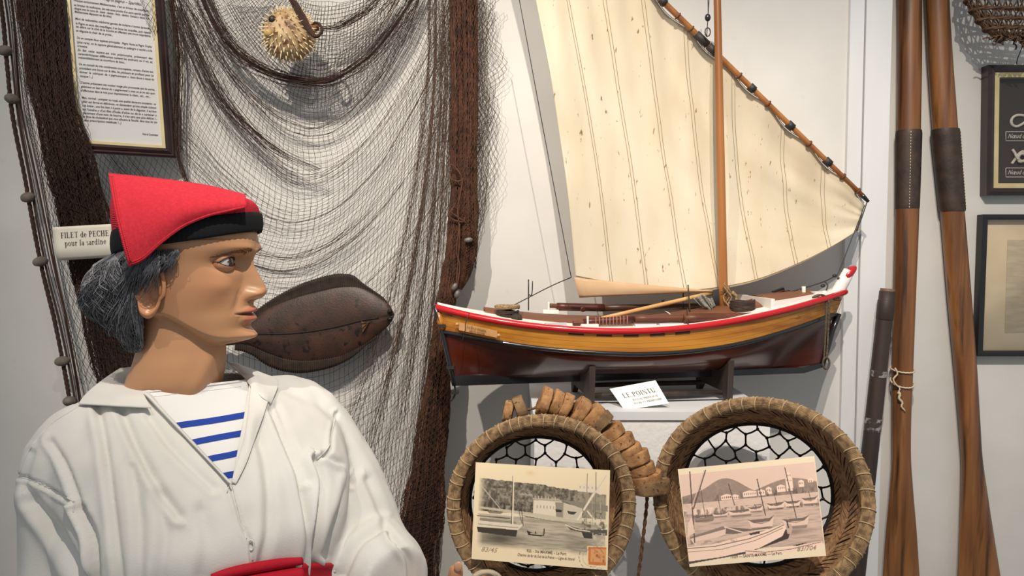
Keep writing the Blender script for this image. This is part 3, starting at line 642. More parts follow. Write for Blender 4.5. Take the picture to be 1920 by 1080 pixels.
# ---- postcards: flat print computed as vertex colours on the card
def card_canvas(nx, ny, base):
    return np.tile(np.array(base, float), (ny, nx, 1))
class Art:
    def __init__(s, nx, ny, base):
        s.nx, s.ny = nx, ny; s.a = card_canvas(nx, ny, base)
        s.X, s.Y = np.meshgrid((np.arange(nx)+0.5)/nx, (np.arange(ny)+0.5)/ny)   # Y down from top
    def n(s, fx, fy, seed, oct=3):
        r = np.random.default_rng(seed); out = np.zeros_like(s.X); amp = 1; tot = 0
        for o in range(oct):
            gx, gy = int(fx*2**o)+2, int(fy*2**o)+2; g = r.random((gy+1, gx+1))
            x = s.X*(gx-1); y = s.Y*(gy-1); i = x.astype(int); j = y.astype(int); fx_ = x-i; fy_ = y-j
            fx_ = fx_*fx_*(3-2*fx_); fy_ = fy_*fy_*(3-2*fy_)
            out += amp*((g[j, i]*(1-fx_)+g[j, i+1]*fx_)*(1-fy_)+(g[j+1, i]*(1-fx_)+g[j+1, i+1]*fx_)*fy_); tot += amp; amp *= 0.55
        return out/tot
    def blend(s, m, col):
        m = np.clip(m, 0, 1)[..., None]; col = np.asarray(col, float)
        s.a = s.a*(1-m) + col*m
    def poly(s, pts, col, op=1.0):
        m = np.zeros_like(s.X, bool); n = len(pts)
        for k in range(n):
            x0, y0 = pts[k]; x1, y1 = pts[(k+1) % n]
            if y0 == y1: continue
            cond = ((s.Y >= min(y0, y1)) & (s.Y < max(y0, y1))); xi = x0 + (s.Y-y0)*(x1-x0)/(y1-y0)
            m ^= cond & (s.X < xi)
        s.blend(m*op, col)
    def line(s, p0, p1, w, col, op=1.0, asp=1.36):
        ax, ay = p0[0]*asp, p0[1]; bx, by = p1[0]*asp, p1[1]; x = s.X*asp; y = s.Y
        t = np.clip(((x-ax)*(bx-ax)+(y-ay)*(by-ay))/((bx-ax)**2+(by-ay)**2+1e-9), 0, 1)
        d = np.hypot(x-ax-t*(bx-ax), y-ay-t*(by-ay)); s.blend(op*np.clip((w-d)/0.002+0.5, 0, 1), col)
    def curve(s, pts, w, col, op=1.0):
        for a, b in zip(pts[:-1], pts[1:]): s.line(a, b, w, col, op)
    def boat(s, x, y, L, h, hullc, darkc, inner, flip=1, mast=0, mc=None, w=0.003):
        xs = [x+flip*L*k for k in (-0.5, -0.3, 0, 0.3, 0.5)]
        sh = [y-h*0.9, y-h*0.55, y-h*0.4, y-h*0.6, y-h*1.1]
        s.poly([(xs[0], sh[0]), (xs[1], sh[1]-h*0.3), (xs[3], sh[3]-h*0.3), (xs[4], sh[4]), (xs[3], sh[3]), (xs[1], sh[1])], inner)
        s.poly(list(zip(xs, sh)) + [(x+flip*L*0.40, y), (x-flip*L*0.40, y)], hullc)
        s.curve(list(zip(xs, sh)), w*0.7, darkc, 0.8)
        s.poly([(x-flip*L*0.42, y-h*0.08), (x+flip*L*0.41, y-h*0.08), (x+flip*L*0.36, y+h*0.25), (x-flip*L*0.36, y+h*0.25)], darkc, 0.6)
        if mast: s.line((x+flip*L*0.05, y-h*0.4), (x+flip*L*0.05-0.01*flip, y-h*0.4-mast), w, mc)
def art_left():
    A = Art(360, 264, lin((236, 216, 180))); L = lambda v, k=1.0: np.array(lin((v, v*0.93*k, v*0.82*k)))
    photo = np.clip((A.X-0.03)/0.05, 0, 1)*np.clip((0.98-A.X)/0.01, 0, 1)*np.clip((0.88-A.Y+0.04*(A.n(8, 4, 5)-0.5))/0.06, 0, 1)
    sky = np.clip((A.Y-0.02)/0.3, 0, 1)
    A.blend(0.25*sky*photo, L(205))
    hill = 0.16 + 0.10*A.X**1.5 + 0.012*(A.n(30, 4, 2)-0.5)*2
    tex = A.n(60, 40, 9, 3)
    m = ((A.Y > hill) & (A.Y < 0.50))*photo*np.where(A.X > 0.74, 0.75, 1)
    A.blend(m*0.9, L(88)); A.blend(m*np.clip((tex-0.5)*5, 0, 1)*0.6, L(170)); A.blend(m*np.clip((0.45-tex)*5, 0, 1)*0.6, L(48))
    # castle
    A.poly([(0.76, 0.17), (0.80, 0.165), (0.80, 0.15), (0.87, 0.15), (0.88, 0.17), (0.93, 0.19), (0.93, 0.24), (0.76, 0.235)], L(226)); 
    for k in range(5): A.line((0.78+k*0.03, 0.18), (0.78+k*0.03, 0.20), 0.003, L(150))
    # trees dark band and buildings
    A.blend(((A.Y > 0.40) & (A.Y < 0.50) & (A.X < 0.46))*photo*np.clip(A.n(70, 8, 31)*1.6-0.4, 0, 1)*0.9, L(52))
    A.poly([(0.44, 0.345), (0.62, 0.34), (0.66, 0.36), (0.66, 0.52), (0.44, 0.50)], L(224)); A.poly([(0.60, 0.36), (0.66, 0.36), (0.66, 0.52), (0.61, 0.515)], L(150))
    A.poly([(0.43, 0.335), (0.62, 0.32), (0.66, 0.35), (0.44, 0.355)], L(178)); A.poly([(0.66, 0.36), (0.80, 0.40), (0.80, 0.52), (0.66, 0.51)], L(205)); A.poly([(0.64, 0.33), (0.99, 0.36), (0.99, 0.42), (0.78, 0.40)], L(140))
    for k in range(6): A.poly([(0.465+k*0.024, 0.40), (0.473+k*0.024, 0.40), (0.473+k*0.024, 0.43), (0.465+k*0.024, 0.43)], L(176))
    for k in range(7): A.line((0.45+k*0.025, 0.31), (0.45+k*0.025, 0.335), 0.004, L(200))
    A.poly([(0.60, 0.43), (0.655, 0.435), (0.645, 0.46), (0.61, 0.46)], L(60)); A.poly([(0.69, 0.44), (0.76, 0.445), (0.74, 0.475), (0.70, 0.47)], L(80))
    for k in range(5): A.poly([(0.33+k*0.02, 0.30-0.01*(k % 3)), (0.35+k*0.02, 0.295), (0.35+k*0.02, 0.31), (0.33+k*0.02, 0.31)], L(190), 0.6)
    # quay
    A.poly([(0.04, 0.455), (0.45, 0.485), (0.99, 0.55), (0.99, 0.575), (0.70, 0.56), (0.36, 0.51), (0.04, 0.475)], L(200), 0.9); A.poly([(0.36, 0.515), (0.70, 0.565), (0.70, 0.575), (0.40, 0.54)], L(70), 0.8)
    # water
    wt = A.n(10, 70, 12, 3); m = ((A.Y > 0.535+0.05*np.clip(A.X-0.4, 0, 1)) )*photo
    A.blend(m*0.85, L(168)); A.blend(m*np.clip((wt-0.5)*4, 0, 1)*0.5, L(205)); A.blend(m*np.clip((0.5-wt)*4, 0, 1)*0.45, L(112))
    A.blend(photo*np.exp(-((A.X-0.2)/0.15)**2-((A.Y-0.77)/0.07)**2)*0.9, L(74)); A.blend(photo*np.exp(-((A.X-0.78)/0.12)**2-((A.Y-0.76)/0.05)**2)*0.5, L(90)); A.blend(photo*np.exp(-((A.X-0.52)/0.06)**2-((A.Y-0.62)/0.05)**2)*0.6, L(206))
    # left schooner
    A.poly([(0.03, 0.60), (0.34, 0.615), (0.38, 0.60), (0.33, 0.675), (0.04, 0.665)], L(222)); A.poly([(0.03, 0.665), (0.33, 0.67), (0.32, 0.74), (0.04, 0.72)], L(66)); A.curve([(0.04, 0.635), (0.2, 0.645), (0.335, 0.645)], 0.003, L(120)); A.poly([(0.05, 0.57), (0.32, 0.59), (0.32, 0.605), (0.05, 0.60)], L(130), 0.8)
    A.poly([(0.03, 0.525), (0.25, 0.53), (0.26, 0.545), (0.05, 0.55)], L(190)); A.line((0.03, 0.553), (0.27, 0.556), 0.004, L(70)); A.poly([(0.10, 0.50), (0.22, 0.50), (0.20, 0.52), (0.12, 0.52)], L(90), 0.8)
    A.line((0.285, 0.02), (0.292, 0.61), 0.006, L(232)); A.line((0.279, 0.12), (0.283, 0.61), 0.003, L(60)); A.line((0.05, 0.24), (0.20, 0.47), 0.004, L(190)); A.line((0.31, 0.35), (0.36, 0.60), 0.003, L(80)); A.line((0.355, 0.47), (0.37, 0.62), 0.004, L(80))
    # rowing boat
    A.poly([(0.395, 0.665), (0.44, 0.685), (0.52, 0.69), (0.53, 0.705), (0.50, 0.718), (0.41, 0.712)], L(60)); A.poly([(0.42, 0.688), (0.52, 0.692), (0.52, 0.70), (0.43, 0.70)], L(190)); A.line((0.525, 0.64), (0.525, 0.69), 0.006, L(60)); A.line((0.463, 0.675), (0.463, 0.69), 0.006, L(70))
    # right boats
    A.poly([(0.68, 0.58), (0.80, 0.615), (0.99, 0.60), (0.99, 0.66), (0.86, 0.655), (0.72, 0.63)], L(96)); A.curve([(0.68, 0.582), (0.76, 0.62), (0.86, 0.63)], 0.005, L(225)); A.poly([(0.80, 0.64), (0.90, 0.65), (0.88, 0.70), (0.82, 0.70)], L(70))
    for x0_, x1_, y0_, y1_, v, ww in ((0.83, 0.835, 0.05, 0.56, 150, 0.004), (0.895, 0.90, 0.03, 0.56, 130, 0.004), (0.97, 0.77, 0.06, 0.52, 215, 0.006), (0.84, 0.95, 0.43, 0.60, 225, 0.008), (0.87, 0.88, 0.25, 0.55, 170, 0.003), (0.93, 0.94, 0.30, 0.52, 180, 0.003), (0.88, 0.77, 0.25, 0.52, 232, 0.009)):
        A.line((x0_, y0_), (x1_, y1_), ww, L(v))
    A.blend(((A.Y > 0.42) & (A.Y < 0.62) & (A.X > 0.80))*photo*np.clip((A.n(50, 30, 77)-0.52)*6, 0, 1)*0.8, L(80))
    A.blend(((A.Y > 0.64) & (A.Y < 0.76) & (A.X > 0.88))*photo*np.clip((A.n(40, 30, 78)-0.48)*6, 0, 1)*0.8, L(205))
    # stamp and postmark
    A.poly([(0.845, 0.775), (0.985, 0.765), (0.985, 0.965), (0.85, 0.97)], lin((235, 205, 160))); A.poly([(0.853, 0.785), (0.985, 0.775), (0.985, 0.955), (0.858, 0.96)], lin((206, 122, 66)))
    A.poly([(0.872, 0.80), (0.985, 0.795), (0.985, 0.925), (0.872, 0.93)], lin((222, 158, 104)))
    A.blend(((A.X > 0.89) & (A.X < 0.975) & (A.Y > 0.81) & (A.Y < 0.925))*np.clip((A.n(30, 22, 88)-0.52)*8, 0, 1)*0.8, lin((150, 74, 38)))
    A.blend((np.abs(np.hypot((A.X-0.88)*1.36, A.Y-0.89)-0.125) < 0.005)*np.clip((A.n(40, 40, 90)-0.4)*5, 0, 1)*0.6, L(110)); A.blend((np.abs(np.hypot((A.X-0.88)*1.36, A.Y-0.89)-0.088) < 0.003)*0.35, L(110))
    for k in range(20): x = 0.87+k*0.005; A.blend((np.abs(A.X-x) < 0.0015)*(np.abs(A.Y-0.985+0.006*math.sin(k)) < 0.006)*(k % 3 > 0)*0.6, L(110))
    # pale stains
    A.blend(np.exp(-((A.X-0.41)/0.03)**2-((A.Y-0.08)/0.025)**2)*0.35, lin((206, 160, 96)))
    return A
def art_right():
    A = Art(360, 264, lin((246, 226, 194))); L = lambda v: np.array(lin((min(255, v*1.07), v*0.92, v*0.83)))
    photo = np.clip((A.X-0.005)/0.004, 0, 1)*np.clip((0.995-A.X)/0.004, 0, 1)*((A.Y > 0.06) & (A.Y < 0.875)).astype(float)
    A.blend(photo, L(222)); A.blend(photo*np.clip((A.n(6, 5, 3)-0.4)*2, 0, 1)*0.3, L(206))
    h1 = 0.36 - 0.22*np.exp(-((A.X-0.33)/0.19)**2) - 0.06*np.exp(-((A.X-0.02)/0.15)**2); h2 = 0.34 - 0.14*np.exp(-((A.X-0.80)/0.26)**2)
    hl = np.minimum(h1, h2); tex = A.n(40, 25, 4, 3)
    m = (A.Y > hl)*(A.Y < 0.40)*photo; A.blend(m, L(150)); A.blend(m*np.clip((tex-0.5)*3, 0, 1)*0.35, L(180)); A.blend(m*np.clip((A.Y-0.26)/0.08, 0, 1)*np.clip((A.n(60, 30, 6)-0.45)*5, 0, 1)*0.55, L(108))
    # shore town and quay
    m = (A.Y > 0.365)*(A.Y < 0.47)*photo; A.blend(m, L(214)); A.blend(m*np.clip((A.n(30, 40, 61)-0.5)*4, 0, 1)*0.35, L(186))
    r = random.Random(4)
    for (x0_, x1_, y0_, y1_) in ((0.29, 0.37, 0.315, 0.36), (0.36, 0.42, 0.325, 0.36), (0.45, 0.55, 0.30, 0.35), (0.56, 0.61, 0.30, 0.35), (0.62, 0.66, 0.28, 0.34), (0.70, 0.76, 0.27, 0.33), (0.77, 0.82, 0.20, 0.33), (0.78, 0.81, 0.15, 0.22), (0.86, 0.90, 0.24, 0.30), (0.93, 0.97, 0.23, 0.26)):
        A.poly([(x0_, y0_), ((x0_+x1_)/2, y0_-0.015), (x1_, y0_), (x1_, y1_), (x0_, y1_)], L(236))
        k = x0_+0.008
        while k < x1_-0.006: A.poly([(k, y0_+0.012), (k+0.006, y0_+0.012), (k+0.006, y0_+0.028), (k, y0_+0.028)], L(120)); k += 0.014
    A.blend((A.Y > 0.30)*(A.Y < 0.36)*(A.X > 0.62)*photo*np.clip((A.n(60, 20, 66)-0.5)*6, 0, 1)*0.8, L(100))
    # water
    wt = A.n(12, 70, 13, 3); m = (A.Y > 0.47)*photo; A.blend(m, L(196)); A.blend(m*np.clip((wt-0.5)*4, 0, 1)*0.5, L(220)); A.blend(m*np.clip((0.5-wt)*4, 0, 1)*0.5, L(150))
    A.blend((A.Y > 0.43)*(A.Y < 0.50)*photo*np.clip((A.n(50, 16, 68)-0.46)*6, 0, 1)*0.8, L(112)); A.blend((A.Y > 0.42)*(A.Y < 0.48)*(A.X < 0.30)*photo*np.clip((A.n(34, 12, 69)-0.46)*6, 0, 1)*0.9, L(238))
    H, D, I = L(228), L(86), L(120)
    for (x, y, Ln, h, fl, ms) in ((0.15, 0.545, 0.17, 0.06, 1, 0.30), (0.27, 0.52, 0.12, 0.04, 1, 0.2), (0.42, 0.525, 0.19, 0.06, 1, 0), (0.53, 0.50, 0.11, 0.05, 1, 0.05), (0.68, 0.49, 0.13, 0.06, 1, 0.13), (0.80, 0.485, 0.12, 0.06, -1, 0), (0.93, 0.475, 0.12, 0.07, 1, 0.1)):
        A.boat(x, y, Ln, h, H if x != 0.15 else L(150), D, I, fl, ms, L(92), 0.0028)
    A.line((0.355, 0.20), (0.38, 0.42), 0.004, L(84)); 
    A.boat(0.56, 0.67, 0.19, 0.10, L(226), D, I, 1, 0, L(90)); A.line((0.595, 0.55), (0.565, 0.18), 0.005, L(88)); A.boat(0.81, 0.685, 0.20, 0.09, L(222), D, I, 1, 0, L(90)); A.line((0.815, 0.60), (0.775, 0.09), 0.005, L(104))
    A.blend(photo*np.exp(-((A.X-0.80)/0.10)**2-((A.Y-0.74)/0.03)**2)*0.6, L(110)); A.blend(photo*np.exp(-((A.X-0.58)/0.10)**2-((A.Y-0.70)/0.02)**2)*0.6, L(110))
    # middle hulls
    A.poly([(0.03, 0.70), (0.28, 0.62), (0.30, 0.66), (0.12, 0.76), (0.03, 0.78)], L(140)); A.poly([(0.03, 0.72), (0.30, 0.65), (0.30, 0.70), (0.06, 0.79)], L(225)); A.poly([(0.30, 0.63), (0.50, 0.68), (0.62, 0.66), (0.50, 0.73), (0.29, 0.70)], L(120)); A.curve([(0.29, 0.63), (0.42, 0.70), (0.60, 0.69)], 0.006, L(228))
    # big near hull with dark shadow
    A.poly([(0.0, 0.86), (0.02, 0.94), (0.45, 0.90), (0.74, 0.80), (0.77, 0.70), (0.68, 0.72), (0.5, 0.84)], L(74)); A.poly([(0.0, 0.80), (0.20, 0.79), (0.55, 0.71), (0.72, 0.65), (0.735, 0.69), (0.70, 0.77), (0.52, 0.87), (0.25, 0.93), (0.0, 0.95)], L(238))
    A.curve([(0.0, 0.815), (0.20, 0.815), (0.45, 0.77), (0.60, 0.72), (0.72, 0.66)], 0.004, L(104)); A.curve([(0.0, 0.85), (0.25, 0.85), (0.5, 0.79), (0.71, 0.69)], 0.003, L(120)); A.poly([(0.06, 0.75), (0.50, 0.69), (0.52, 0.71), (0.08, 0.79)], L(210)); A.poly([(0.46, 0.715), (0.54, 0.70), (0.54, 0.725), (0.47, 0.735)], L(80)); A.blend((A.Y > 0.75)*(A.Y < 0.785)*(A.X > 0.10)*(A.X < 0.38)*np.clip((A.n(60, 40, 71)-0.5)*6, 0, 1)*0.6, L(140))
    A.poly([(0.735, 0.66), (0.77, 0.655), (0.78, 0.70), (0.765, 0.76), (0.735, 0.75)], L(190)); A.line((0.745, 0.63), (0.75, 0.69), 0.007, L(80))
    A.poly([(0.0, 0.945), (0.24, 0.925), (0.45, 0.885), (0.45, 0.91), (0.10, 0.955), (0.0, 0.97)], L(88))
    A.poly([(0.42, 0.88), (0.46, 0.875), (0.60, 0.905), (0.98, 0.85), (0.98, 0.90), (0.78, 0.935), (0.42, 0.945)], L(236)); A.curve([(0.42, 0.885), (0.56, 0.915), (0.75, 0.905), (0.97, 0.86)], 0.003, L(90)); A.poly([(0.76, 0.87), (0.88, 0.85), (0.86, 0.86), (0.80, 0.88)], L(70)); A.line((0.60, 0.87), (0.60, 0.91), 0.005, L(240))
    for (x0_, y0_, x1_, y1_, v, ww) in ((0.085, 0.04, 0.06, 0.76, 98, 0.006), (0.20, 0.04, 0.08, 0.42, 100, 0.006), (0.19, 0.04, 0.07, 0.40, 210, 0.004)): A.line((x0_, y0_), (x1_, y1_), ww, L(v))
    A.poly([(0.03, 0.56), (0.06, 0.50), (0.07, 0.66), (0.01, 0.70)], L(232), 0.9)
    A.blend(1.0*(1-photo)*(A.Y > 0.875)*0, L(236))
    return A
def postcard(corners, Ys, art, name, label, texts):
    q = [P(*c_, y_) for c_, y_ in zip(corners, Ys)]      # TL TR BR BL
    t = thing(name, label, 'postcard', (q[2]+q[3])/2)
    nx, ny = art.nx, art.ny; ex = (q[1]-q[0]).normalized(); ey = (q[0]-q[3]).normalized(); nn = ex.cross(ey).normalized()
    mb = MB(); mb.hexa([p - nn*0.0004 for p in (q[0], q[3], q[2], q[1])], -nn*0.0022); mb.build('card', mat('cream_card', lin((232, 214, 180)), 0.7), t, smooth=False)
    u = np.arange(nx)/(nx-1); v = np.arange(ny)/(ny-1); U, V = np.meshgrid(u, v); qa = [np.array(p) for p in q]
    pos = ((1-U)*(1-V))[..., None]*qa[0] + (U*(1-V))[..., None]*qa[1] + (U*V)[..., None]*qa[2] + ((1-U)*V)[..., None]*qa[3]
    mb = MB(); mb.v = [tuple(p) for p in pos.reshape(-1, 3)]; mb.c = art.a.reshape(-1, 3)
    mb.f = [(j*nx+i, (j+1)*nx+i, (j+1)*nx+i+1, j*nx+i+1) for j in range(ny-1) for i in range(nx-1)]
    mb.build('picture', mat('printed_picture', (1, 1, 1), 0.75, attr='col', spec=0.2), t)
    W = (q[1]-q[0]).length; H = (q[0]-q[3]).length
    for (tx, x, y, w_, sz, sh, m_) in texts:
        mb = MB(); o_ = q[3].lerp(q[0], y) + (q[1]-q[0])*x + nn*0.0004
        ext = ((q[2]-q[3]).normalized()); put_text(mb, tx, o_, ext, ey, sz, sh, width=w_*W, bold=0.00003); mb.build('lettering', m_, t, smooth=False)
    return t
inkb = mat('brown_print_ink', lin((112, 92, 72)), 0.8); pencil = mat('pencil', lin((168, 150, 128)), 0.8)
postcard([(892,867),(1144,882),(1139,1069),(884,1048)], (1.185, 1.185, 1.155, 1.155), art_left(), 'harbour_postcard', 'sepia harbour postcard with an orange stamp, set in the left basket',
    [('925. - Ste MAXIME. - Le Port', 0.40, 0.105, 0.29, 0.0062, 0, inkb), ('Chemins de fer du Sud de la France \u2014 Ligne du littoral', 0.335, 0.06, 0.42, 0.0062, 0.3, inkb), ('83/45', 0.07, 0.085, 0.12, 0.010, 0.35, pencil)])
postcard([(1271,880),(1527,855),(1549,1042),(1293,1063)], (1.19, 1.19, 1.16, 1.16), art_right(), 'harbour_postcard', 'pinkish harbour postcard of moored boats, set in the right basket',
    [('11059 \u2014 SAINTE-MAXIME \u2014 Le Port.', 0.30, 0.045, 0.37, 0.0066, 0, inkb), ('83/704', 0.78, 0.055, 0.14, 0.010, 0.35, pencil)])

# ---- caption card under the boat
q = [P(1143,729,1.475), P(1229,713,1.475), P(1254,756,1.452), P(1171,769,1.452)]
cap = thing('caption_card', 'folded white LE POINTU caption card on the plinth', 'sign', (q[2]+q[3])/2)
ex = (q[1]-q[0]).normalized(); ey = (q[0]-q[3]).normalized(); nn = ex.cross(ey).normalized()
paper = mat('white_paper', lin((240, 238, 232)), 0.7)
mb = MB(); mb.hexa([q[0], q[3], q[2], q[1]], -nn*0.0008); mb.build('front_leaf', paper, cap, smooth=False)
b0_, b1_ = q[2]+Vector((0.004, 0.05, 0)), q[3]+Vector((0.004, 0.05, 0))
mb = MB(); mb.hexa([q[0]-nn*0.001, q[1]-nn*0.001, b0_, b1_], Vector((0, 0.0008, 0))); mb.build('back_leaf', paper, cap, smooth=False)
ext = (q[1]-q[0]).normalized()
for tx, yy, w_, sz, b_ in (('LE POINTU', 0.50, 0.066, 0.0125, 0.0002), ('BATEAU PROVENCAL', 0.31, 0.052, 0.0052, 0.0001), ('PECHE ET PROMENADE', 0.15, 0.056, 0.0052, 0.0001)):
    mb = MB(); put_roman(mb, tx, q[3].lerp(q[0], yy)+(q[1]-q[0])*(0.51 if yy > 0.4 else 0.57)+nn*0.0004, ext, ey, w_, sz*0.82); mb.build('lettering', ink, cap, smooth=False)

# ---- cork float line draped over the left basket
corkm = mat('weathered_cork', lin((178, 134, 88)), 0.9, c2=lin((140, 98, 60)), scale=60, c3=lin((70, 46, 28)), s3=150, a3=(0.60, 0.68), bump=0.6, bscale=180)
corkd = mat('greyed_cork', lin((138, 108, 74)), 0.9, c2=lin((104, 80, 54)), scale=60, c3=lin((56, 40, 26)), s3=150, a3=(0.60, 0.68), bump=0.6, bscale=180)
corks = [((955,776),(0.96,0.2),20,24,0),((977,771),(0.9,-0.3),24,28,1),((1020,757),(0.93,0.33),22,33,0),((1041,761),(0.9,0.4),22,30,0),((1059,768),(0.9,0.4),22,31,0),((1083,775),(0.82,0.58),24,35,0),((1104,787),(0.72,0.72),26,36,0),((1118,800),(0.68,0.74),24,37,1),
         ((1137,816),(0.5,0.86),26,36,0),((1153,832),(0.36,0.93),27,38,0),((1168,848),(0.30,0.95),26,37,0),((1180,861),(0.26,0.96),27,40,0),((1192,880),(0.2,0.98),25,37,0),((1200,896),(0.16,0.98),27,41,0),((1212,911),(0.06,1.0),30,46,1)]
CY = 1.275
cl = thing('cork_float_line', 'line of weathered cork floats draped over the left basket rim', 'float line', P(1212, 911, CY))
S_ = FPX/CY
for (c_, d_, th, dia, dk) in corks:
    rx0, ry0 = c_[0]-1011, c_[1]-930; rl0 = math.hypot(rx0, ry0); c_ = (c_[0]+rx0/rl0*5, c_[1]+ry0/rl0*5); cp = P(*c_, CY); ax = Vector((d_[0], 0.12*random.uniform(-1, 1)-0.05, -d_[1])).normalized(); xx, yy, zz = frame_at(cp, ax, Vector((0, 1, 0)))
    R_ = dia/S_*0.86; T_ = th/S_*0.86; sd = random.random()*50; mb = MB(); prof = [(0.0, -0.5), (0.5, -0.5), (0.90, -0.5), (0.985, -0.43), (1.0, -0.3), (1.0, 0.3), (0.985, 0.43), (0.90, 0.5), (0.5, 0.5), (0.0, 0.5)]
    def fn(u, v):
        r_, h_ = prof[int(round(v*(len(prof)-1)))]; a = 2*PI*u
        k = 1 + 0.07*noise.noise(Vector((math.cos(a)*1.3+sd, math.sin(a)*1.3, h_*1.5)))
        h = h_*T_ + 0.0015*noise.noise(Vector((math.cos(a)*r_*2, math.sin(a)*r_*2, sd)))
        return cp + (xx*math.cos(a) + yy*math.sin(a))*(r_*R_*k) + zz*h
    mb.grid(fn, 28, len(prof), wrap_u=True); mb.build('cork_float', corkd if dk else corkm, cl, auto=50)
corkrope = mat('cork_rope', lin((128, 88, 56)), 0.9, c2=lin((78, 50, 30)), scale=300)
path = [P(985, 768, CY)] + [P(1000, 766, CY)] + [P(*c_[0], CY) for c_ in corks[2:]] + [P(1213, 940, CY), P(1208, 990, CY), P(1202, 1040, CY), P(1195, 1095, CY)]
path = catmull(path, 160)
for s_ in range(2):
    mb = MB(); pts = []
    for i, p in enumerate(path):
        a = i*1.1 + s_*PI; pts.append(p + Vector((math.cos(a), math.sin(a), 0))*0.0016)
    mb.tube(pts, 0.0020, 6); mb.build('rope_strand', corkrope, cl)

# ================================================================== oars, pole
oarm = mat('worn_orange_oar_wood', lin((148, 98, 54)), 0.42, c2=lin((100, 60, 32)), scale=22, stretch=(1.6, 1.6, 0.10), c3=lin((52, 29, 14)), s3=26, a3=(0.56, 0.70), coat=0.15, bump=0.2, bscale=80, bstretch=(1, 1, 0.1))
leather = mat('dark_brown_leather', lin((66, 50, 40)), 0.55, c2=lin((44, 32, 26)), scale=30, bump=0.3, bscale=120)
twine = mat('pale_twine', lin((206, 190, 160)), 0.9)
def oar(label, spine, Yo, blade, sl, stitch_side):
    top = P(spine[0][0], spine[0][1], Yo); bot = P(spine[-1][0], spine[-1][1], Yo)
    t = thing('oar', label, 'oar', (bot.x, Yo, 0.0), group='oars leaning on the wall')
    S = FPX/Yo
    cx = spl([s[1] for s in spine], [s[0] for s in spine]); ww = spl([s[1] for s in spine], [s[2] for s in spine])
    mb = MB(); y0, y1 = spine[0][1], spine[-1][1]
    def fn(u, v):
        y = lerp(y0, y1, v); c = P(float(cx(y)), y, Yo); r = float(ww(y))/S/2; a = 2*PI*u
        k = sstep(blade, y1, y); ry = r*(1-k) + k*min(0.012, r); ry = min(r, lerp(r, 0.012, sstep(blade-40, blade+190, y)))
        rr = abs(math.cos(a))**lerp(1, 1, k)
        return c + Vector((r*math.cos(a), -ry*math.sin(a)*(1-0.45*k*abs(math.cos(a))), 0))
    mb.grid(fn, 26, 90, wrap_u=True, flip=True); mb.f.append(tuple(range(26))); mb.f.append(tuple(range(89*26, 90*26))[::-1]); mb.build('shaft_and_blade', oarm, t)
    mb = MB(); ya, yb, w0, w1 = sl
    def fs(u, v):
        y = lerp(ya, yb, v); c = P(float(cx(y)), y, Yo); r = (lerp(w0, w1, v)/S/2)*(1 if 0.02 < v < 0.98 else 0.955); a = 2*PI*u
        return c + Vector((r*math.cos(a), -r*math.sin(a), 0))
    mb.grid(fs, 26, 24, wrap_u=True, flip=True); lt = mb.build('leather_sleeve', leather, t)
    for k in range(26):
        v = 0.02+0.96*(k+0.2)/26; v2 = v+0.022; a = stitch_side
        def fp(v_): 
            y = lerp(ya, yb, v_); c = P(float(cx(y)), y, Yo); r = lerp(w0, w1, v_)/S/2+0.0004; return c+Vector((r*math.cos(a), -r*math.sin(a), 0))
        mb = MB(); mb.tube([fp(v), fp(v2)], 0.0008, 5); mb.build('stitch', twine, lt)
    return t, cx, ww
Yo1, Yo2 = 1.776, 1.778
t1, cx1, ww1 = oar('thick wooden oar with leather sleeve and white twine tied round it', [(1698,-300,40),(1706,0,40),(1704,240,40),(1701,400,40),(1696,560,38),(1692,700,36),(1690,800,33),(1690,860,33),(1690,920,42),(1690,1000,58),(1690,1080,70),(1690,1400,104)], Yo1, 880, (245, 395, 45, 41), 1.9)
t2, cx2, ww2 = oar('thick wooden oar with darker leather sleeve beside the framed knots', [(1753,-300,40),(1757,0,40),(1772,240,42),(1786,400,40),(1799,560,40),(1811,700,38),(1818,800,36),(1822,860,36),(1826,920,46),(1831,1000,64),(1836,1080,82),(1846,1400,116)], Yo2, 880, (243, 396, 49, 45), 0.75)
S1 = FPX/Yo1
for k, (y, dy) in enumerate(((692, 4), (716, 8))):
    c = P(float(cx1(y)), y, Yo1); r = float(ww1(y))/S1/2+0.003; mb = MB(); pts = []
    for i in range(60):
        a = 2*PI*i/60; pts.append(c+Vector((r*math.cos(a), -r*math.sin(a), -dy/S1*math.sin(a)))+Vector((0, 0, 0.0005*math.sin(i*2.1))))
    mb.tube(pts, 0.0019, 6, closed=True); mb.build('twine_loop', twine, t1)
mb = MB(); mb.tube([P(1677+5*math.sin(k*0.8)+k*0.5, 690+k*4, Yo1-0.022)+Vector((0.001*math.cos(k*2), 0, 0)) for k in range(12)], 0.002, 6); mb.build('twine_knot', twine, t1)
mb = MB(); mb.tube([P(1684+k*0.9+2*math.sin(k*1.2), 735+k*3, Yo1-0.025) for k in range(13)], lambda t: 0.0038-0.002*t, 6); mb.build('twine_tail', twine, t1)
Yp = 1.69
pt = thing('dark_pole', 'dark weathered wooden pole with taped bands leaning left of the oars', 'pole', (P(1560,1500,Yp).x, Yp, 0))
poled = mat('dark_weathered_wood', lin((66, 52, 44)), 0.55, c2=lin((40, 31, 27)), scale=22, stretch=(1, 1, 0.12), c3=lin((110, 92, 78)), s3=40, a3=(0.68, 0.75))
A = P(1664, 546, Yp); B = P(1568, 1420, Yp)
mb = MB(); mb.tube([A.lerp(B, k/20) for k in range(21)], lambda t: lerp(0.0172, 0.0205, t), 16); mb.build('shaft', poled, pt)
d_ = (B-A).normalized()
mb = MB(); mb.tube([A-d_*0.006, A, A+d_*0.02], 0.0155, 16); mb.build('end_cap', mat('brown_cap', lin((112, 88, 70)), 0.6), pt)
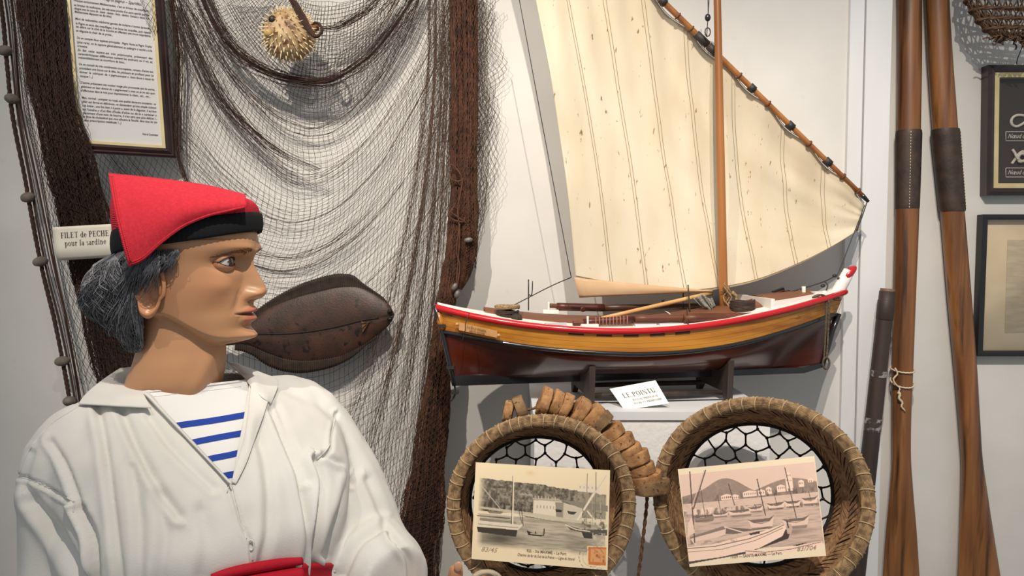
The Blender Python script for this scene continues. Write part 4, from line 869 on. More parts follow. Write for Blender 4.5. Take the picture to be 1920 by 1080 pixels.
mb = MB(); mb.tube([A+d_*0.02, A+d_*0.022, A+d_*0.064, A+d_*0.066], lambda t: 0.0185 if 0.1 < t < 0.9 else 0.0174, 16); mb.build('ferrule', poled, pt)
silver = mat('silver_tape', lin((150, 146, 140)), 0.45, c2=lin((60, 50, 44)), scale=90, amt=(0.42, 0.52))
for k, (f0, f1) in enumerate(((0.265, 0.292), (0.165, 0.178))):
    mb = MB(); mb.tube([A.lerp(B, lerp(f0, f1, i/3)) for i in range(4)], 0.0187, 16, caps=False); mb.build('tape_band', silver, pt)

# ================================================================== frames on the right
mahog = mat('mahogany_frame', lin((44, 18, 16)), 0.3, c2=lin((28, 10, 10)), scale=30, coat=0.4); gold = mat('gilt_slip', lin((214, 198, 150)), 0.4, metal=0.2, c2=lin((200, 182, 132)), scale=15)
blackf = mat('black_frame', (0.012, 0.012, 0.013), 0.35); glass = glass_mat()
WRY = WALLY+0.06
def picture_frame(name, label, quad, depth, prof, back, matb=None, M=None):
    """quad TL TR BR BL world points (front plane); prof list of (width, material, name, proud)"""
    t = thing(name, label, 'picture frame', (quad[2]+quad[3])/2)
    ex = (quad[1]-quad[0]).normalized(); ey = (quad[0]-quad[3]).normalized(); nn = ex.cross(ey).normalized()
    W = (quad[1]-quad[0]).length; H = (quad[0]-quad[3]).length; o = quad[3]
    ins = 0.0
    for (wd, m, nm, pr) in prof:
        for (nm2, a, b, c, d) in (('left', (ins, ins), (ins, H-ins), (ins+wd, H-ins-wd), (ins+wd, ins+wd)), ('right', (W-ins, H-ins), (W-ins, ins), (W-ins-wd, ins+wd), (W-ins-wd, H-ins-wd)), ('top', (ins, H-ins), (W-ins, H-ins), (W-ins-wd, H-ins-wd), (ins+wd, H-ins-wd)), ('bottom', (W-ins, ins), (ins, ins), (ins+wd, ins+wd), (W-ins-wd, ins+wd))):
            mb = MB(); f = [o+ex*p[0]+ey*p[1] for p in (a, b, c, d)]
            mid = [f[0].lerp(f[3], 0.5), f[1].lerp(f[2], 0.5)]
            vs = [f[0]-nn*depth, f[1]-nn*depth, f[2]-nn*depth, f[3]-nn*depth, f[0]+nn*pr*0.4, f[1]+nn*pr*0.4, f[2]+nn*pr*0.2, f[3]+nn*pr*0.2, mid[0]+nn*pr, mid[1]+nn*pr]
            mb.add(vs, [(0,1,5,4),(3,7,6,2),(4,5,9,8),(8,9,6,7),(0,4,8,7,3),(1,2,6,9,5),(0,3,2,1)]); mb.build(nm, m, t, smooth=False)
        ins += wd
    mb = MB(); q2 = [o+ex*ins+ey*ins-nn*depth*0.7, o+ex*(W-ins)+ey*ins-nn*depth*0.7, o+ex*(W-ins)+ey*(H-ins)-nn*depth*0.7, o+ex*ins+ey*(H-ins)-nn*depth*0.7]
    mb.hexa(q2, -nn*0.002); mb.build('backing', back, t, smooth=False)
    mb = MB(); q3 = [p+nn*depth*0.55 for p in q2]; mb.hexa(q3, nn*0.0008); mb.build('glass', glass, t, smooth=False)
    return t, o, ex, ey, nn, ins, W, H, depth*0.7
Yf = WRY-0.025
t, o, ex, ey, nn, ins, W, H, dp = picture_frame('knot_display_frame', 'dark framed board of white rope knots on the right wall', [P(1852,122,Yf), P(2150,122,Yf), P(2140,366,Yf), P(1849,366,Yf)], 0.024, [(0.017, mahog, 'frame_rail', 0.004), (0.0115, gold, 'gilt_slip', 0.0)], mat('dark_brown_card', lin((52, 42, 36)), 0.8))
def onf(px, py, h=0.003):     # point on the backing
    d = ray(px, py); org = o - nn*(dp-h); tt = (org-EYE).dot(nn)/d.dot(nn); return EYE + d*tt
wrope = mat('white_cotton_rope', lin((226, 218, 204)), 0.85, c2=lin((176, 166, 150)), scale=500, bump=0.4, bscale=500)
kn = [(1960,232),(1935,222),(1915,216),(1902,218),(1896,226),(1898,234),(1906,237),(1916,233),(1926,226),(1936,222)]
def knot(pts, r=0.0032, lab=None):
    mb = MB(); mb.tube(catmull([onf(*p) if len(p) == 2 else onf(p[0], p[1], p[2]) for p in pts], 60), r, 8); mb.build('rope_knot', wrope, t, label=lab)
knot(kn)
knot([(1897,307,.004),(1903,299,.004),(1910,289,.008),(1918,284,.004),(1926,290,.008),(1922,300,.004),(1912,303,.008),(1908,295,.004),(1916,288,.01),(1930,294,.004),(1945,290,.004)])
knot([(1898,280,.004),(1903,287,.006),(1908,297,.009),(1917,302,.004),(1926,297,.009),(1921,289,.004),(1912,290,.009),(1910,300,.004),(1924,302,.009),(1945,298,.004)])
wl_ = mat('white_label_line', lin((210, 206, 198)), 0.7)
for (y0_, y1_) in ((247, 264), (315, 332)):
    for a_, b_ in (((1886,y0_),(2010,y0_)), ((1886,y1_),(2010,y1_)), ((1886,y0_),(1886,y1_))):
        mb = MB(); mb.tube([onf(*a_, 0.0006), onf(*b_, 0.0006)], 0.0008, 4); mb.build('label_border', wl_, t)
    mb = MB(); put_text(mb, 'N\u0153ud de', onf(1890, y1_-5, 0.0006), ex, ey, 0.0155, 0.45, width=0.047); mb.build('lettering', wl_, t, smooth=False)
t, o, ex, ey, nn, ins, W, H, dp = picture_frame('framed_print', 'thin black frame with a faded print on cream mount below the knots', [P(1843,402,Yf), P(2150,402,Yf), P(2135,668,Yf), P(1833,668,Yf)], 0.022, [(0.0125, blackf, 'frame_rail', 0.001)], mat('cream_mount', lin((226, 208, 176)), 0.8, c2=lin((214, 194, 160)), scale=10))
q = [onf(1889,450,0.001), onf(2090,450,0.001), onf(2080,620,0.001), onf(1884,624,0.001)]
mb = MB(); mb.hexa([q[0], q[3], q[2], q[1]], -nn*0.0006); mb.build('print', mat('faded_print_paper', lin((208, 192, 164)), 0.8, c2=lin((190, 174, 148)), scale=60, stretch=(0.4, 1, 2)), t, smooth=False)

# ================================================================== wicker trap, upper right
wick = mat('brown_wicker', lin((108, 80, 56)), 0.75, c2=lin((70, 48, 32)), scale=120)
Yt = 1.70
tt_ = thing('wicker_trap', 'brown open wicker fish trap hanging at the upper right', 'fish trap', P(1890, 80, Yt))
Sx = FPX/Yt
ringy = [(-130, 96), (-95, 96), (-60, 95), (-30, 94), (6, 88), (24, 78), (42, 66), (58, 52), (70, 36)]
TC = 1900
def tring(i, a, dr=0): 
    y, r = ringy[i]; c = P(TC-0.04*y, y, Yt); rr = (r+dr)/Sx
    return c + Vector((rr*math.cos(a), 0.36*rr*math.sin(a), -0.05*rr*math.cos(a)))
for i in range(len(ringy)-1):
    for s_ in range(2):
        mb = MB(); mb.tube([tring(i, 2*PI*k/48) + Vector((0, 0, 0.0016*math.sin(k*0.9+s_*PI))) + Vector((math.cos(2*PI*k/48), math.sin(2*PI*k/48), 0))*0.0014*math.cos(k*0.9+s_*PI) for k in range(48)], 0.0026, 6, closed=True); mb.build('hoop', wick, tt_)
lines = []; NA = 26
for i in range(len(ringy)-1):
    for k in range(NA):
        a0 = 2*PI*(k+(0.5 if i % 2 else 0))/NA
        for s_ in (-1, 1):
            a1 = a0+s_*PI/NA; p0, p1 = tring(i, a0, -2), tring(i+1, a1, -1)
            lines.append(np.array([p0.lerp(p1, j/4)+Vector((0, -0.002*math.sin(PI*j/4), 0)) for j in range(5)]))
np_tubes(lines, 0.0016, 'lattice', wick, tt_, sides=5)
lines = []
for k in range(46):
    a0 = rng.uniform(0, 2*PI); p0 = tring(8, a0, rng.uniform(-20, 2)); pts = [p0]
    for j in range(6): pts.append(pts[-1]+Vector((rng.uniform(-1, 1)*0.006, rng.uniform(-1, 1)*0.004, rng.uniform(-0.008, 0.005))))
    lines.append(np.array(catmull(pts, 16)))
np_tubes(lines, 0.0017, 'frayed_end', wick, tt_, sides=5)
mb = MB(); mb.tube(catmull([P(1918,60,Yt), P(1917,85,Yt+0.02), P(1908,110,WRY-0.02), P(1906,121,WRY-0.012)], 14), 0.0011, 5); mb.build('cord', darkwire, tt_)
# ================================================================== fishing net
netm = mat('brown_net_twine', lin((74, 54, 42)), 0.9); netd = mat('dense_net_brown', lin((46, 28, 19)), 0.95, c2=lin((34, 21, 14)), scale=60); nets = mat('net_strand_brown', lin((94, 58, 38)), 0.9, c2=lin((66, 40, 27)), scale=60)
netdd = mat('dense_net_dark', lin((36, 23, 17)), 0.95, c2=lin((26, 17, 13)), scale=60); netsd = mat('net_strand_dark', lin((64, 42, 32)), 0.9)
net = thing('fishing_net', 'brown fishing net draped in swags over the white wall', 'fishing net', P(600, 1080, 1.70))
VK = [0, .15, .3, .5, .65, .8, .9, 1.0, 1.1]
LP = [(390,-40),(330,-40),(300,-30),(190,150),(150,270),(150,420),(190,600),(280,850),(380,1000)]
BP = [(590,150),(585,235),(575,330),(540,450),(530,545),(560,700),(600,850),(640,1080),(680,1200)]
RP = [(765,-40),(800,-40),(850,-30),(862,60),(862,220),(850,450),(835,650),(800,980),(790,1120)]
def cols(A): return spl(VK, [p[0] for p in A]), spl(VK, [p[1] for p in A])
(lx_, ly_), (bx_, by_), (rx_, ry_) = cols(LP), cols(BP), cols(RP)
def cat_line(v, n):
    L = (float(lx_(v)), float(ly_(v))); B = (float(bx_(v)), float(by_(v))); R = (float(rx_(v)), float(ry_(v)))
    s = np.linspace(-1, 1, 160); x = np.where(s < 0, B[0]+(B[0]-L[0])*s, B[0]+(R[0]-B[0])*s)
    y = np.where(s < 0, B[1]-(B[1]-L[1])*np.abs(s)**1.75, B[1]-(B[1]-R[1])*np.abs(s)**1.9)
    d = np.concatenate([[0], np.cumsum(np.hypot(np.diff(x), np.diff(y)))]); t = np.linspace(0, d[-1], n)
    return np.interp(t, d, x), np.interp(t, d, y)
def PA(px, py, Y):     # vectorised P
    px, py, Y = np.broadcast_arrays(np.asarray(px, float), np.asarray(py, float), np.asarray(Y, float))
    dx = (px-960)/FPX; dz_ = -(py-540)/FPX
    D = np.stack([dx, _U.y*dz_+_F.y, _U.z*dz_+_F.z], -1)
    return np.array(EYE) + D*(Y/D[..., 1])[..., None]
def smooth_noise(n, m, fx, fy, seed):
    r = np.random.default_rng(seed); g = r.random((int(fy)+3, int(fx)+3))*2-1
    x = np.linspace(0, fx, m); y = np.linspace(0, fy, n); i = x.astype(int); j = y.astype(int); u = x-i; v = y-j; u = u*u*(3-2*u); v = v*v*(3-2*v)
    g00 = g[np.ix_(j, i)]; g01 = g[np.ix_(j, i+1)]; g10 = g[np.ix_(j+1, i)]; g11 = g[np.ix_(j+1, i+1)]
    return (g00*(1-u)+g01*u)*(1-v)[:, None] + (g10*(1-u)+g11*u)*v[:, None]
def net_lines(X, Y, D, diamond=False):
    """X,Y,D (nv,nu) pixel/depth knots -> list of world polylines"""
    W = PA(X, Y, D); out = []; nv, nu = X.shape
    if not diamond:
        for j in range(nv): out.append(W[j])
        for i in range(nu): out.append(W[:, i])
    else:
        for j in range(nv-1):
            k = np.arange(nu); jj = j + ((k + j) % 2); out.append(W[jj, k])
        # close the diamonds: opposite zigzag
            jj = j + 1 - ((k + j) % 2); out.append(W[jj, k]) if j == 0 else None
    return out
# main swagged panel
nv, nu = 118, 84
wv = np.linspace(0, 1.1, nv)
vv = wv + 0.0125*np.sin(2*PI*wv*7.5+0.6) + 0.004*np.sin(2*PI*wv*19)
vv = np.clip(vv, 0, 1.1)
X = np.zeros((nv, nu)); Y = np.zeros((nv, nu))
for j in range(nv): X[j], Y[j] = cat_line(vv[j], nu)
X += 3.2*smooth_noise(nv, nu, 10, 26, 1) + rng.uniform(-1.1, 1.1, X.shape); Y += 3.6*smooth_noise(nv, nu, 12, 22, 2) + rng.uniform(-1.1, 1.1, X.shape)
uf = np.linspace(0, 1, nu)[None, :]; fold = np.sin(2*PI*wv*7.5+0.6+PI)[:, None]
D = 1.722 - 0.010*np.clip(fold, -0.3, 1)*np.sin(PI*uf) - 0.012*uf**3 + 0.004*smooth_noise(nv, nu, 9, 9, 3)
Y += 7*np.sin(np.arange(nv)*0.9)[:, None]*np.exp(-((uf-0.14)/0.08)**2)*0.4
np_tubes(net_lines(X, Y, D), 0.00044, 'netting', netm, net)
# gathered folds inside the swagged panel: bundles of threads that follow the catenaries
lines = []
for v0, sp, cnt, ua, ub in ((0.16, 0.02, 6, 0, 1), (0.27, 0.02, 12, 0.0, 0.5), (0.30, 0.012, 3, 0, 0.7), (0.42, 0.025, 7, 0.05, 0.5), (0.56, 0.010, 7, 0.35, 0.7), (0.60, 0.03, 4, 0, 0.8)):
    for k in range(cnt):
        va = v0 + rng.normal()*sp*0.5; x, y = cat_line(max(va, 0), 120); a, b = int(ua*119), int(ub*119)
        a = max(0, a+int(rng.uniform(0, 14))) ; b = min(119, b-int(rng.uniform(0, 14)))
        ph = rng.uniform(0, 6); x = x+1.5*np.sin(np.arange(120)*0.5+ph)+3*np.sin(np.arange(120)*0.08+ph); y = y+1.5*np.cos(np.arange(120)*0.6+ph)+4*np.sin(np.arange(120)*0.06+2*ph)
        lines.append(PA(x, y, 1.708-0.006*rng.random())[a:b])
np_tubes(lines, 0.0005, 'gathered_threads', netm, net)
# long folds falling from the right-hand bundle (second layer)
nv2, nu2 = 46, 110
s2 = np.linspace(0, 1, nv2); s2 = s2 + 0.022*np.sin(2*PI*s2*5+1)
t2_ = np.linspace(0, 1, nu2)
X = np.zeros((nv2, nu2)); Y = np.zeros((nv2, nu2))
for j in range(nv2):
    s_ = s2[j]; x0, y0 = 800+54*s_, -30; x1, y1 = 575+215*s_, 930+200*s_; cxm, cym = 815+44*s_, 400+130*s_
    X[j] = (1-t2_)**2*x0+2*t2_*(1-t2_)*cxm+t2_**2*x1; Y[j] = (1-t2_)**2*y0+2*t2_*(1-t2_)*cym+t2_**2*y1
X += 3*smooth_noise(nv2, nu2, 12, 8, 4)+rng.uniform(-.8, .8, X.shape); Y += rng.uniform(-1.4, 1.4, X.shape)
D = 1.706 - 0.012*np.sin(2*PI*s2*5+1+PI)[:, None]*np.ones((1, nu2)) - 0.006*t2_[None, :]
np_tubes(net_lines(X, Y, D, True), 0.00042, 'netting', mat('brown_net_twine_warm', lin((92, 62, 44)), 0.9), net)
lines = []
for k in range(34):
    s_ = rng.choice([0.12, 0.33, 0.34, 0.55, 0.75, 0.93])+rng.normal()*0.022; x0, y0 = 800+54*s_, -30; x1, y1 = 575+215*s_, 930+200*s_; cxm, cym = 815+44*s_, 400+130*s_
    t_ = np.linspace(rng.uniform(0, .2), rng.uniform(0.7, 1), 70); ph = rng.uniform(0, 6)
    lines.append(PA((1-t_)**2*x0+2*t_*(1-t_)*cxm+t_**2*x1+1.2*np.sin(t_*70+ph), (1-t_)**2*y0+2*t_*(1-t_)*cym+t_**2*y1, 1.694))
np_tubes(lines, 0.0006, 'gathered_threads', netm, net)
# netting inside the upper swag (finer, double layer)
for seed, (yo, xo) in ((5, (0, 0)), (6, (6, 5))):
    nv3, nu3 = 20, 54; X = np.zeros((nv3, nu3)); Y = np.zeros((nv3, nu3))
    for j in range(nv3):
        f = j/(nv3-1); s = np.linspace(-1, 1, nu3); bx = 590+10*f; by = 155-150*f+yo; lxx = 392+90*f; rxx = 765+10*f
        X[j] = np.where(s < 0, bx+(bx-lxx)*s, bx+(rxx-bx)*s)+xo; Y[j] = by-(by+45)*np.abs(s)**1.9
    X += 2.5*smooth_noise(nv3, nu3, 8, 6, seed)+rng.uniform(-1, 1, X.shape); Y += 3*smooth_noise(nv3, nu3, 8, 6, seed+9)+rng.uniform(-1, 1, X.shape)
    np_tubes(net_lines(X, Y, 1.690-0.02*seed/6+0.0*X), 0.0005, 'netting', netm, net)
# bundled net: flattened core plus strands and flattened meshes
def bundle(name, path, core, strand, n_str, rstr, thick, label=None, mesh=True, ncore=60, coreS=0.78, seed=0, spread=0.0):
    """path rows: (px, py, halfwidth px, Y)"""
    p = np.array(path, float); tt = np.linspace(0, 1, len(p)); f = [spl(tt, p[:, k]) for k in range(4)]
    def pt(t, a, k=1.0):
        x, y, h, Yd = [float(g(t)) for g in f]; t0, t1 = max(0, t-0.01), min(1, t+0.01)
        dx, dy = float(f[0](t1)-f[0](t0)), float(f[1](t1)-f[1](t0)); L_ = math.hypot(dx, dy)+1e-9; nx, ny = -dy/L_, dx/L_
        hh = h*k*(1+0.13*noise.noise(Vector((t*len(path)*1.6, 7.7, seed)))); q = P(x+nx*hh*math.cos(a), y+ny*hh*math.cos(a), Yd); q.y -= thick*(h/30+0.3)*k*math.sin(a); return q
    mb = MB(); mb.grid(lambda u, v: pt(v, 2*PI*u, coreS*(1+0.14*noise.noise(Vector((math.cos(2*PI*u)*2.2, math.sin(2*PI*u)*2.2, v*5+seed))))), 28, ncore, wrap_u=True)
    b = mb.build(name, core, net, label=label)
    lines = []; r = np.random.default_rng(seed+40)
    for k in range(n_str):
        a = r.uniform(-0.35, PI+0.35); t0 = max(0, r.uniform(-0.4, 0.35)); t1 = min(1, t0+r.uniform(0.4, 1.2)); ph = r.uniform(0, 6); dr = r.normal()*0.35; ks = r.uniform(0.15, 1.35) if spread else 1.0; n = max(12, int(70*(t1-t0))); pts = []
        for i in range(n):
            t = lerp(t0, t1, i/(n-1)); pts.append(pt(t, a+dr*(i/n-0.5)+0.06*math.sin(t*60+ph), (0.93+0.1*r.random())*ks*(1+spread*0.35*math.sin(t*7+ph))))
        lines.append(np.array(pts))
    np_tubes(lines, rstr, 'net_strand', strand, b)
    if mesh:
        lines = []; na = 18; nt_ = int(len(path)*16)
        K = [[pt(i/(nt_-1), -0.3+(PI+0.6)*j/(na-1)+r.uniform(-.02, .02), 1.0+0.10*r.random()+0.10*noise.noise(Vector((i*0.12, j*0.4, seed)))) for i in range(nt_)] for j in range(na)]
        for j in range(na-1): lines.append(np.array([K[j+((i+j) % 2)][i] for i in range(nt_)]))
        np_tubes(lines, rstr*1.15, 'net_mesh', strand, b)
    return b
bundle('net_bundle', [(856,-30,14,1.70),(860,150,14,1.69),(860,300,14,1.69),(856,420,14,1.685),(846,500,15,1.68),(836,570,17,1.67),(828,650,20,1.66),(818,750,24,1.66),(806,850,29,1.66),(796,940,36,1.66),(784,1020,40,1.66),(776,1110,42,1.66)], netd, nets, 120, 0.0008, 0.028, 'brown gathered net hanging beside the boat', seed=1)
bundle('net_bundle', [(880,-30,14,1.70),(882,150,13,1.69),(880,300,14,1.685),(880,400,15,1.68),(879,460,15,1.675),(872,510,11,1.675),(862,542,4,1.675)], netd, nets, 90, 0.0008, 0.028, 'brown net loop ending above the boat stern', seed=2)
bundle('net_bundle', [(72,-30,37,1.575),(92,150,36,1.575),(130,300,42,1.60),(170,450,46,1.65),(205,600,46,1.68),(235,720,46,1.69),(265,850,46,1.69)], netdd, netsd, 150, 0.0007, 0.020, 'dark dense net band over the framed text', seed=3)
bundle('net_swag', [(366,-40,15,1.70),(398,35,14,1.69),(440,95,12,1.675),(510,138,9,1.665),(590,154,8,1.66),(640,142,9,1.665),(700,98,11,1.675),(760,20,13,1.69),(790,-40,14,1.70)], netd, netsd, 58, 0.0005, 0.014, None, mesh=False, coreS=0.12, seed=4, spread=1.0)
bundle('net_swag', [(325,-40,12,1.70),(338,20,14,1.695),(390,150,13,1.69),(440,215,10,1.69),(520,280,8,1.69),(600,318,6,1.69)], netd, netsd, 26, 0.0005, 0.006, None, mesh=False, coreS=0.04, seed=5, spread=1.0)
bundle('net_swag', [(536,-20,5,1.60),(560,20,6,1.59),(580,55,5,1.585),(592,68,3,1.585),(603,60,2,1.59),(600,46,2,1.60),(590,42,2,1.61)], netd, netsd, 60, 0.0006, 0.010, None, mesh=False, coreS=0.5, seed=6)
bundle('net_swag', [(600,55,5,1.66),(640,48,7,1.67),(690,15,9,1.68),(730,-30,10,1.69)], netd, netsd, 30, 0.0005, 0.008, None, mesh=False, coreS=0.10, seed=7, spread=1.0)
bundle('net_swag', [(322,-20,8,1.705),(336,100,10,1.70),(334,200,9,1.70),(336,290,10,1.70),(352,345,8,1.70)], netd, netsd, 34, 0.0005, 0.006, None, mesh=False, coreS=0.10, seed=8, spread=1.0)
# right fringe of loose net
for seed, (wd, yb, dd) in ((21, (48, 430, 1.70)), (22, (30, 500, 1.69)), (23, (55, 300, 1.715))):
    nv4, nu4 = 10, 52; f = np.linspace(0, 1, nv4)[:, None]; t_ = np.linspace(0, 1, nu4)[None, :]
    edge = wd*(0.75+0.25*np.sin(t_*9+seed)+0.12*np.sin(t_*23+seed))*np.clip((1.02-t_)*4, 0, 1)
    X = 890+edge*f**0.8 + 0*t_ + 3*smooth_noise(nv4, nu4, 10, 3, seed); Y = -20+(yb+20)*t_ + 14*np.sin(t_*6+seed)*f + 0*f; X = X+rng.uniform(-1.2, 1.2, X.shape); Y = Y+rng.uniform(-1.5, 1.5, X.shape)
    np_tubes(net_lines(X, Y, dd+0*X, True), 0.00055, 'netting', netm, net)
# left loose strip between head line and dark band, plus loose net over the frame edge
def strip(LE, RE, nv_, nu_, dd, r, m, seed, diamond=True):
    l = np.array(LE, float); r_ = np.array(RE, float); tt = np.linspace(0, 1, nu_); k = np.linspace(0, 1, len(l))
    L_ = np.stack([spl(k, l[:, i])(tt) for i in range(len(l[0]))], 1); R_ = np.stack([spl(k, r_[:, i])(tt) for i in range(len(l[0]))], 1); f = np.linspace(0, 1, nv_)[:, None]
    X = L_[:, 0]*(1-f)+R_[:, 0]*f + rng.uniform(-.8, .8, (nv_, nu_)) + 2*smooth_noise(nv_, nu_, 14, 4, seed); Y = L_[:, 1]*(1-f)+R_[:, 1]*f + rng.uniform(-1, 1, (nv_, nu_)); Dm = (L_[:, 2]*(1-f)+R_[:, 2]*f) if L_.shape[1] > 2 else dd+0*X
    np_tubes(net_lines(X, Y, Dm, diamond), r, 'netting', m, net)
strip([(12,-20,1.66),(48,200,1.67),(95,430,1.69),(150,720,1.71)], [(45,-20,1.64),(80,200,1.65),(128,430,1.68),(195,720,1.71)], 8, 70, 1.6, 0.0006, netm, 31)
strip([(108,40,1.57),(122,130,1.57),(140,210,1.58),(162,290,1.59),(190,380,1.62)], [(112,40,1.565),(134,130,1.565),(152,210,1.575),(178,290,1.585),(205,380,1.62)], 4, 40, 1.6, 0.0006, netsd, 32)
strip([(255,-20,1.66),(282,60,1.665)], [(300,-20,1.685),(296,60,1.68)], 7, 12, 1.6, 0.0005, netm, 33)
# head line: cords, plied rope and egg-shaped floats
HL = [(-5,-40),(6,40),(14,130),(24,220),(46,330),(62,420),(80,510),(102,600),(120,690),(132,760),(140,820)]
hl = catmull([P(x, y, 1.695) for x, y in HL], 220)
for s_ in range(3):
    mb = MB(); mb.tube([p+Vector((math.cos(i*0.75+s_*2*PI/3), math.sin(i*0.75+s_*2*PI/3), 0))*0.0022 for i, p in enumerate(hl)], 0.0027, 6); mb.build('rope_strand', mat('head_rope_brown', lin((70, 48, 36)), 0.9, c2=lin((44, 30, 22)), scale=200), net)
for k in range(6):
    o_ = 10+k*4.5; pts = [P(x+o_*(0.9+0.12*math.sin(y*0.01+k)), y, 1.70-0.004*(k % 3)) for x, y in HL]
    mb = MB(); mb.tube(catmull(pts, 40), 0.0010 if k % 3 else 0.0022, 5); mb.build('head_cord', netsd, net)
floatm = mat('grey_clay_float', lin((120, 110, 100)), 0.7, c2=lin((92, 84, 76)), scale=40, bump=0.3, bscale=100)
fmesh = None
for (x, y, rx_f) in ((10, 95, 12), (22, 185, 14), (53, 370, 13), (76, 490, 12), (117, 677, 12), (131, 752, 14)):
    c = P(x, y, 1.69)
    if fmesh is None:
        mb = MB(); mb.ell((0, 0, 0), (0.0155, 0.0145, 0.0118), nu=20, nv=12, jit=0.25); me = bpy.data.meshes.new('net_float'); me.from_pydata(mb.v, [], mb.f); fo_ = finish(me, 'net_float', floatm, net); fmesh = me
    else:
        fo_ = bpy.data.objects.new('net_float', fmesh); COL.objects.link(fo_); fo_.parent = net
    fo_.location = wmat(net).inverted() @ c; fo_.rotation_euler = (0, 0.15*math.sin(x), x*0.3)
leadm = mat('grey_lead', lin((110, 104, 100)), 0.5, metal=0.3)
for (x, y, a) in ((878, 450, 0.2), (852, 538, 1.1), (857, 552, 1.3)):
    c = P(x, y, 1.645); mb = MB(); mb.ell(c, (0.010, 0.006, 0.006), Matrix.Rotation(-a, 3, 'Y'), nu=12, nv=8); mb.build('net_weight', leadm, net)
for (pts) in ([(853,385),(842,402),(850,412),(868,416),(872,408)], [(850,392),(846,398),(860,408),(874,418)], [(845,330),(846,336),(860,340),(868,335)], [(844,304),(842,308),(852,312),(866,334),(864,360),(858,392),(862,440),(858,500),(855,540)], [(862,420),(856,470),(862,500),(856,545)]):
    mb = MB(); mb.tube(catmull([P(x, y, 1.655) for x, y in pts], 24), 0.0018, 6); mb.build('net_lashing', MATS['net_strand_brown'], net)
# sign on the net
q = [P(98,426,1.575), P(208,420,1.575), P(212,482,1.575), P(103,489,1.575)]
sg = thing('net_caption_sign', 'cream FILET de PECHE sign fixed to the dark net', 'sign', (q[2]+q[3])/2)
ex = (q[1]-q[0]).normalized(); ey = (q[0]-q[3]).normalized(); nn = ex.cross(ey).normalized()
mb = MB()
def sp_(u, v): 
    b = q[0].lerp(q[1], u).lerp(q[3].lerp(q[2], u), v); return b - nn*(0.010*max(0, v-0.62)**2*8)
mb.grid(sp_, 12, 12, flip=True); o = mb.build('card', mat('cream_sign_card', lin((214, 208, 194)), 0.75, c2=lin((202, 194, 178)), scale=12), sg); o.modifiers.new('thickness', 'SOLIDIFY').thickness = 0.0012
for tx, yy, w_ in (('FILET de PECHE', 0.66, 0.103), ('pour la sardine', 0.42, 0.089)):
    mb = MB(); put_roman(mb, tx, q[3].lerp(q[0], yy)+(q[1]-q[0])*(0.55)+nn*0.0012, ex, ey, w_, 0.0118); mb.build('lettering', ink, sg, smooth=False)

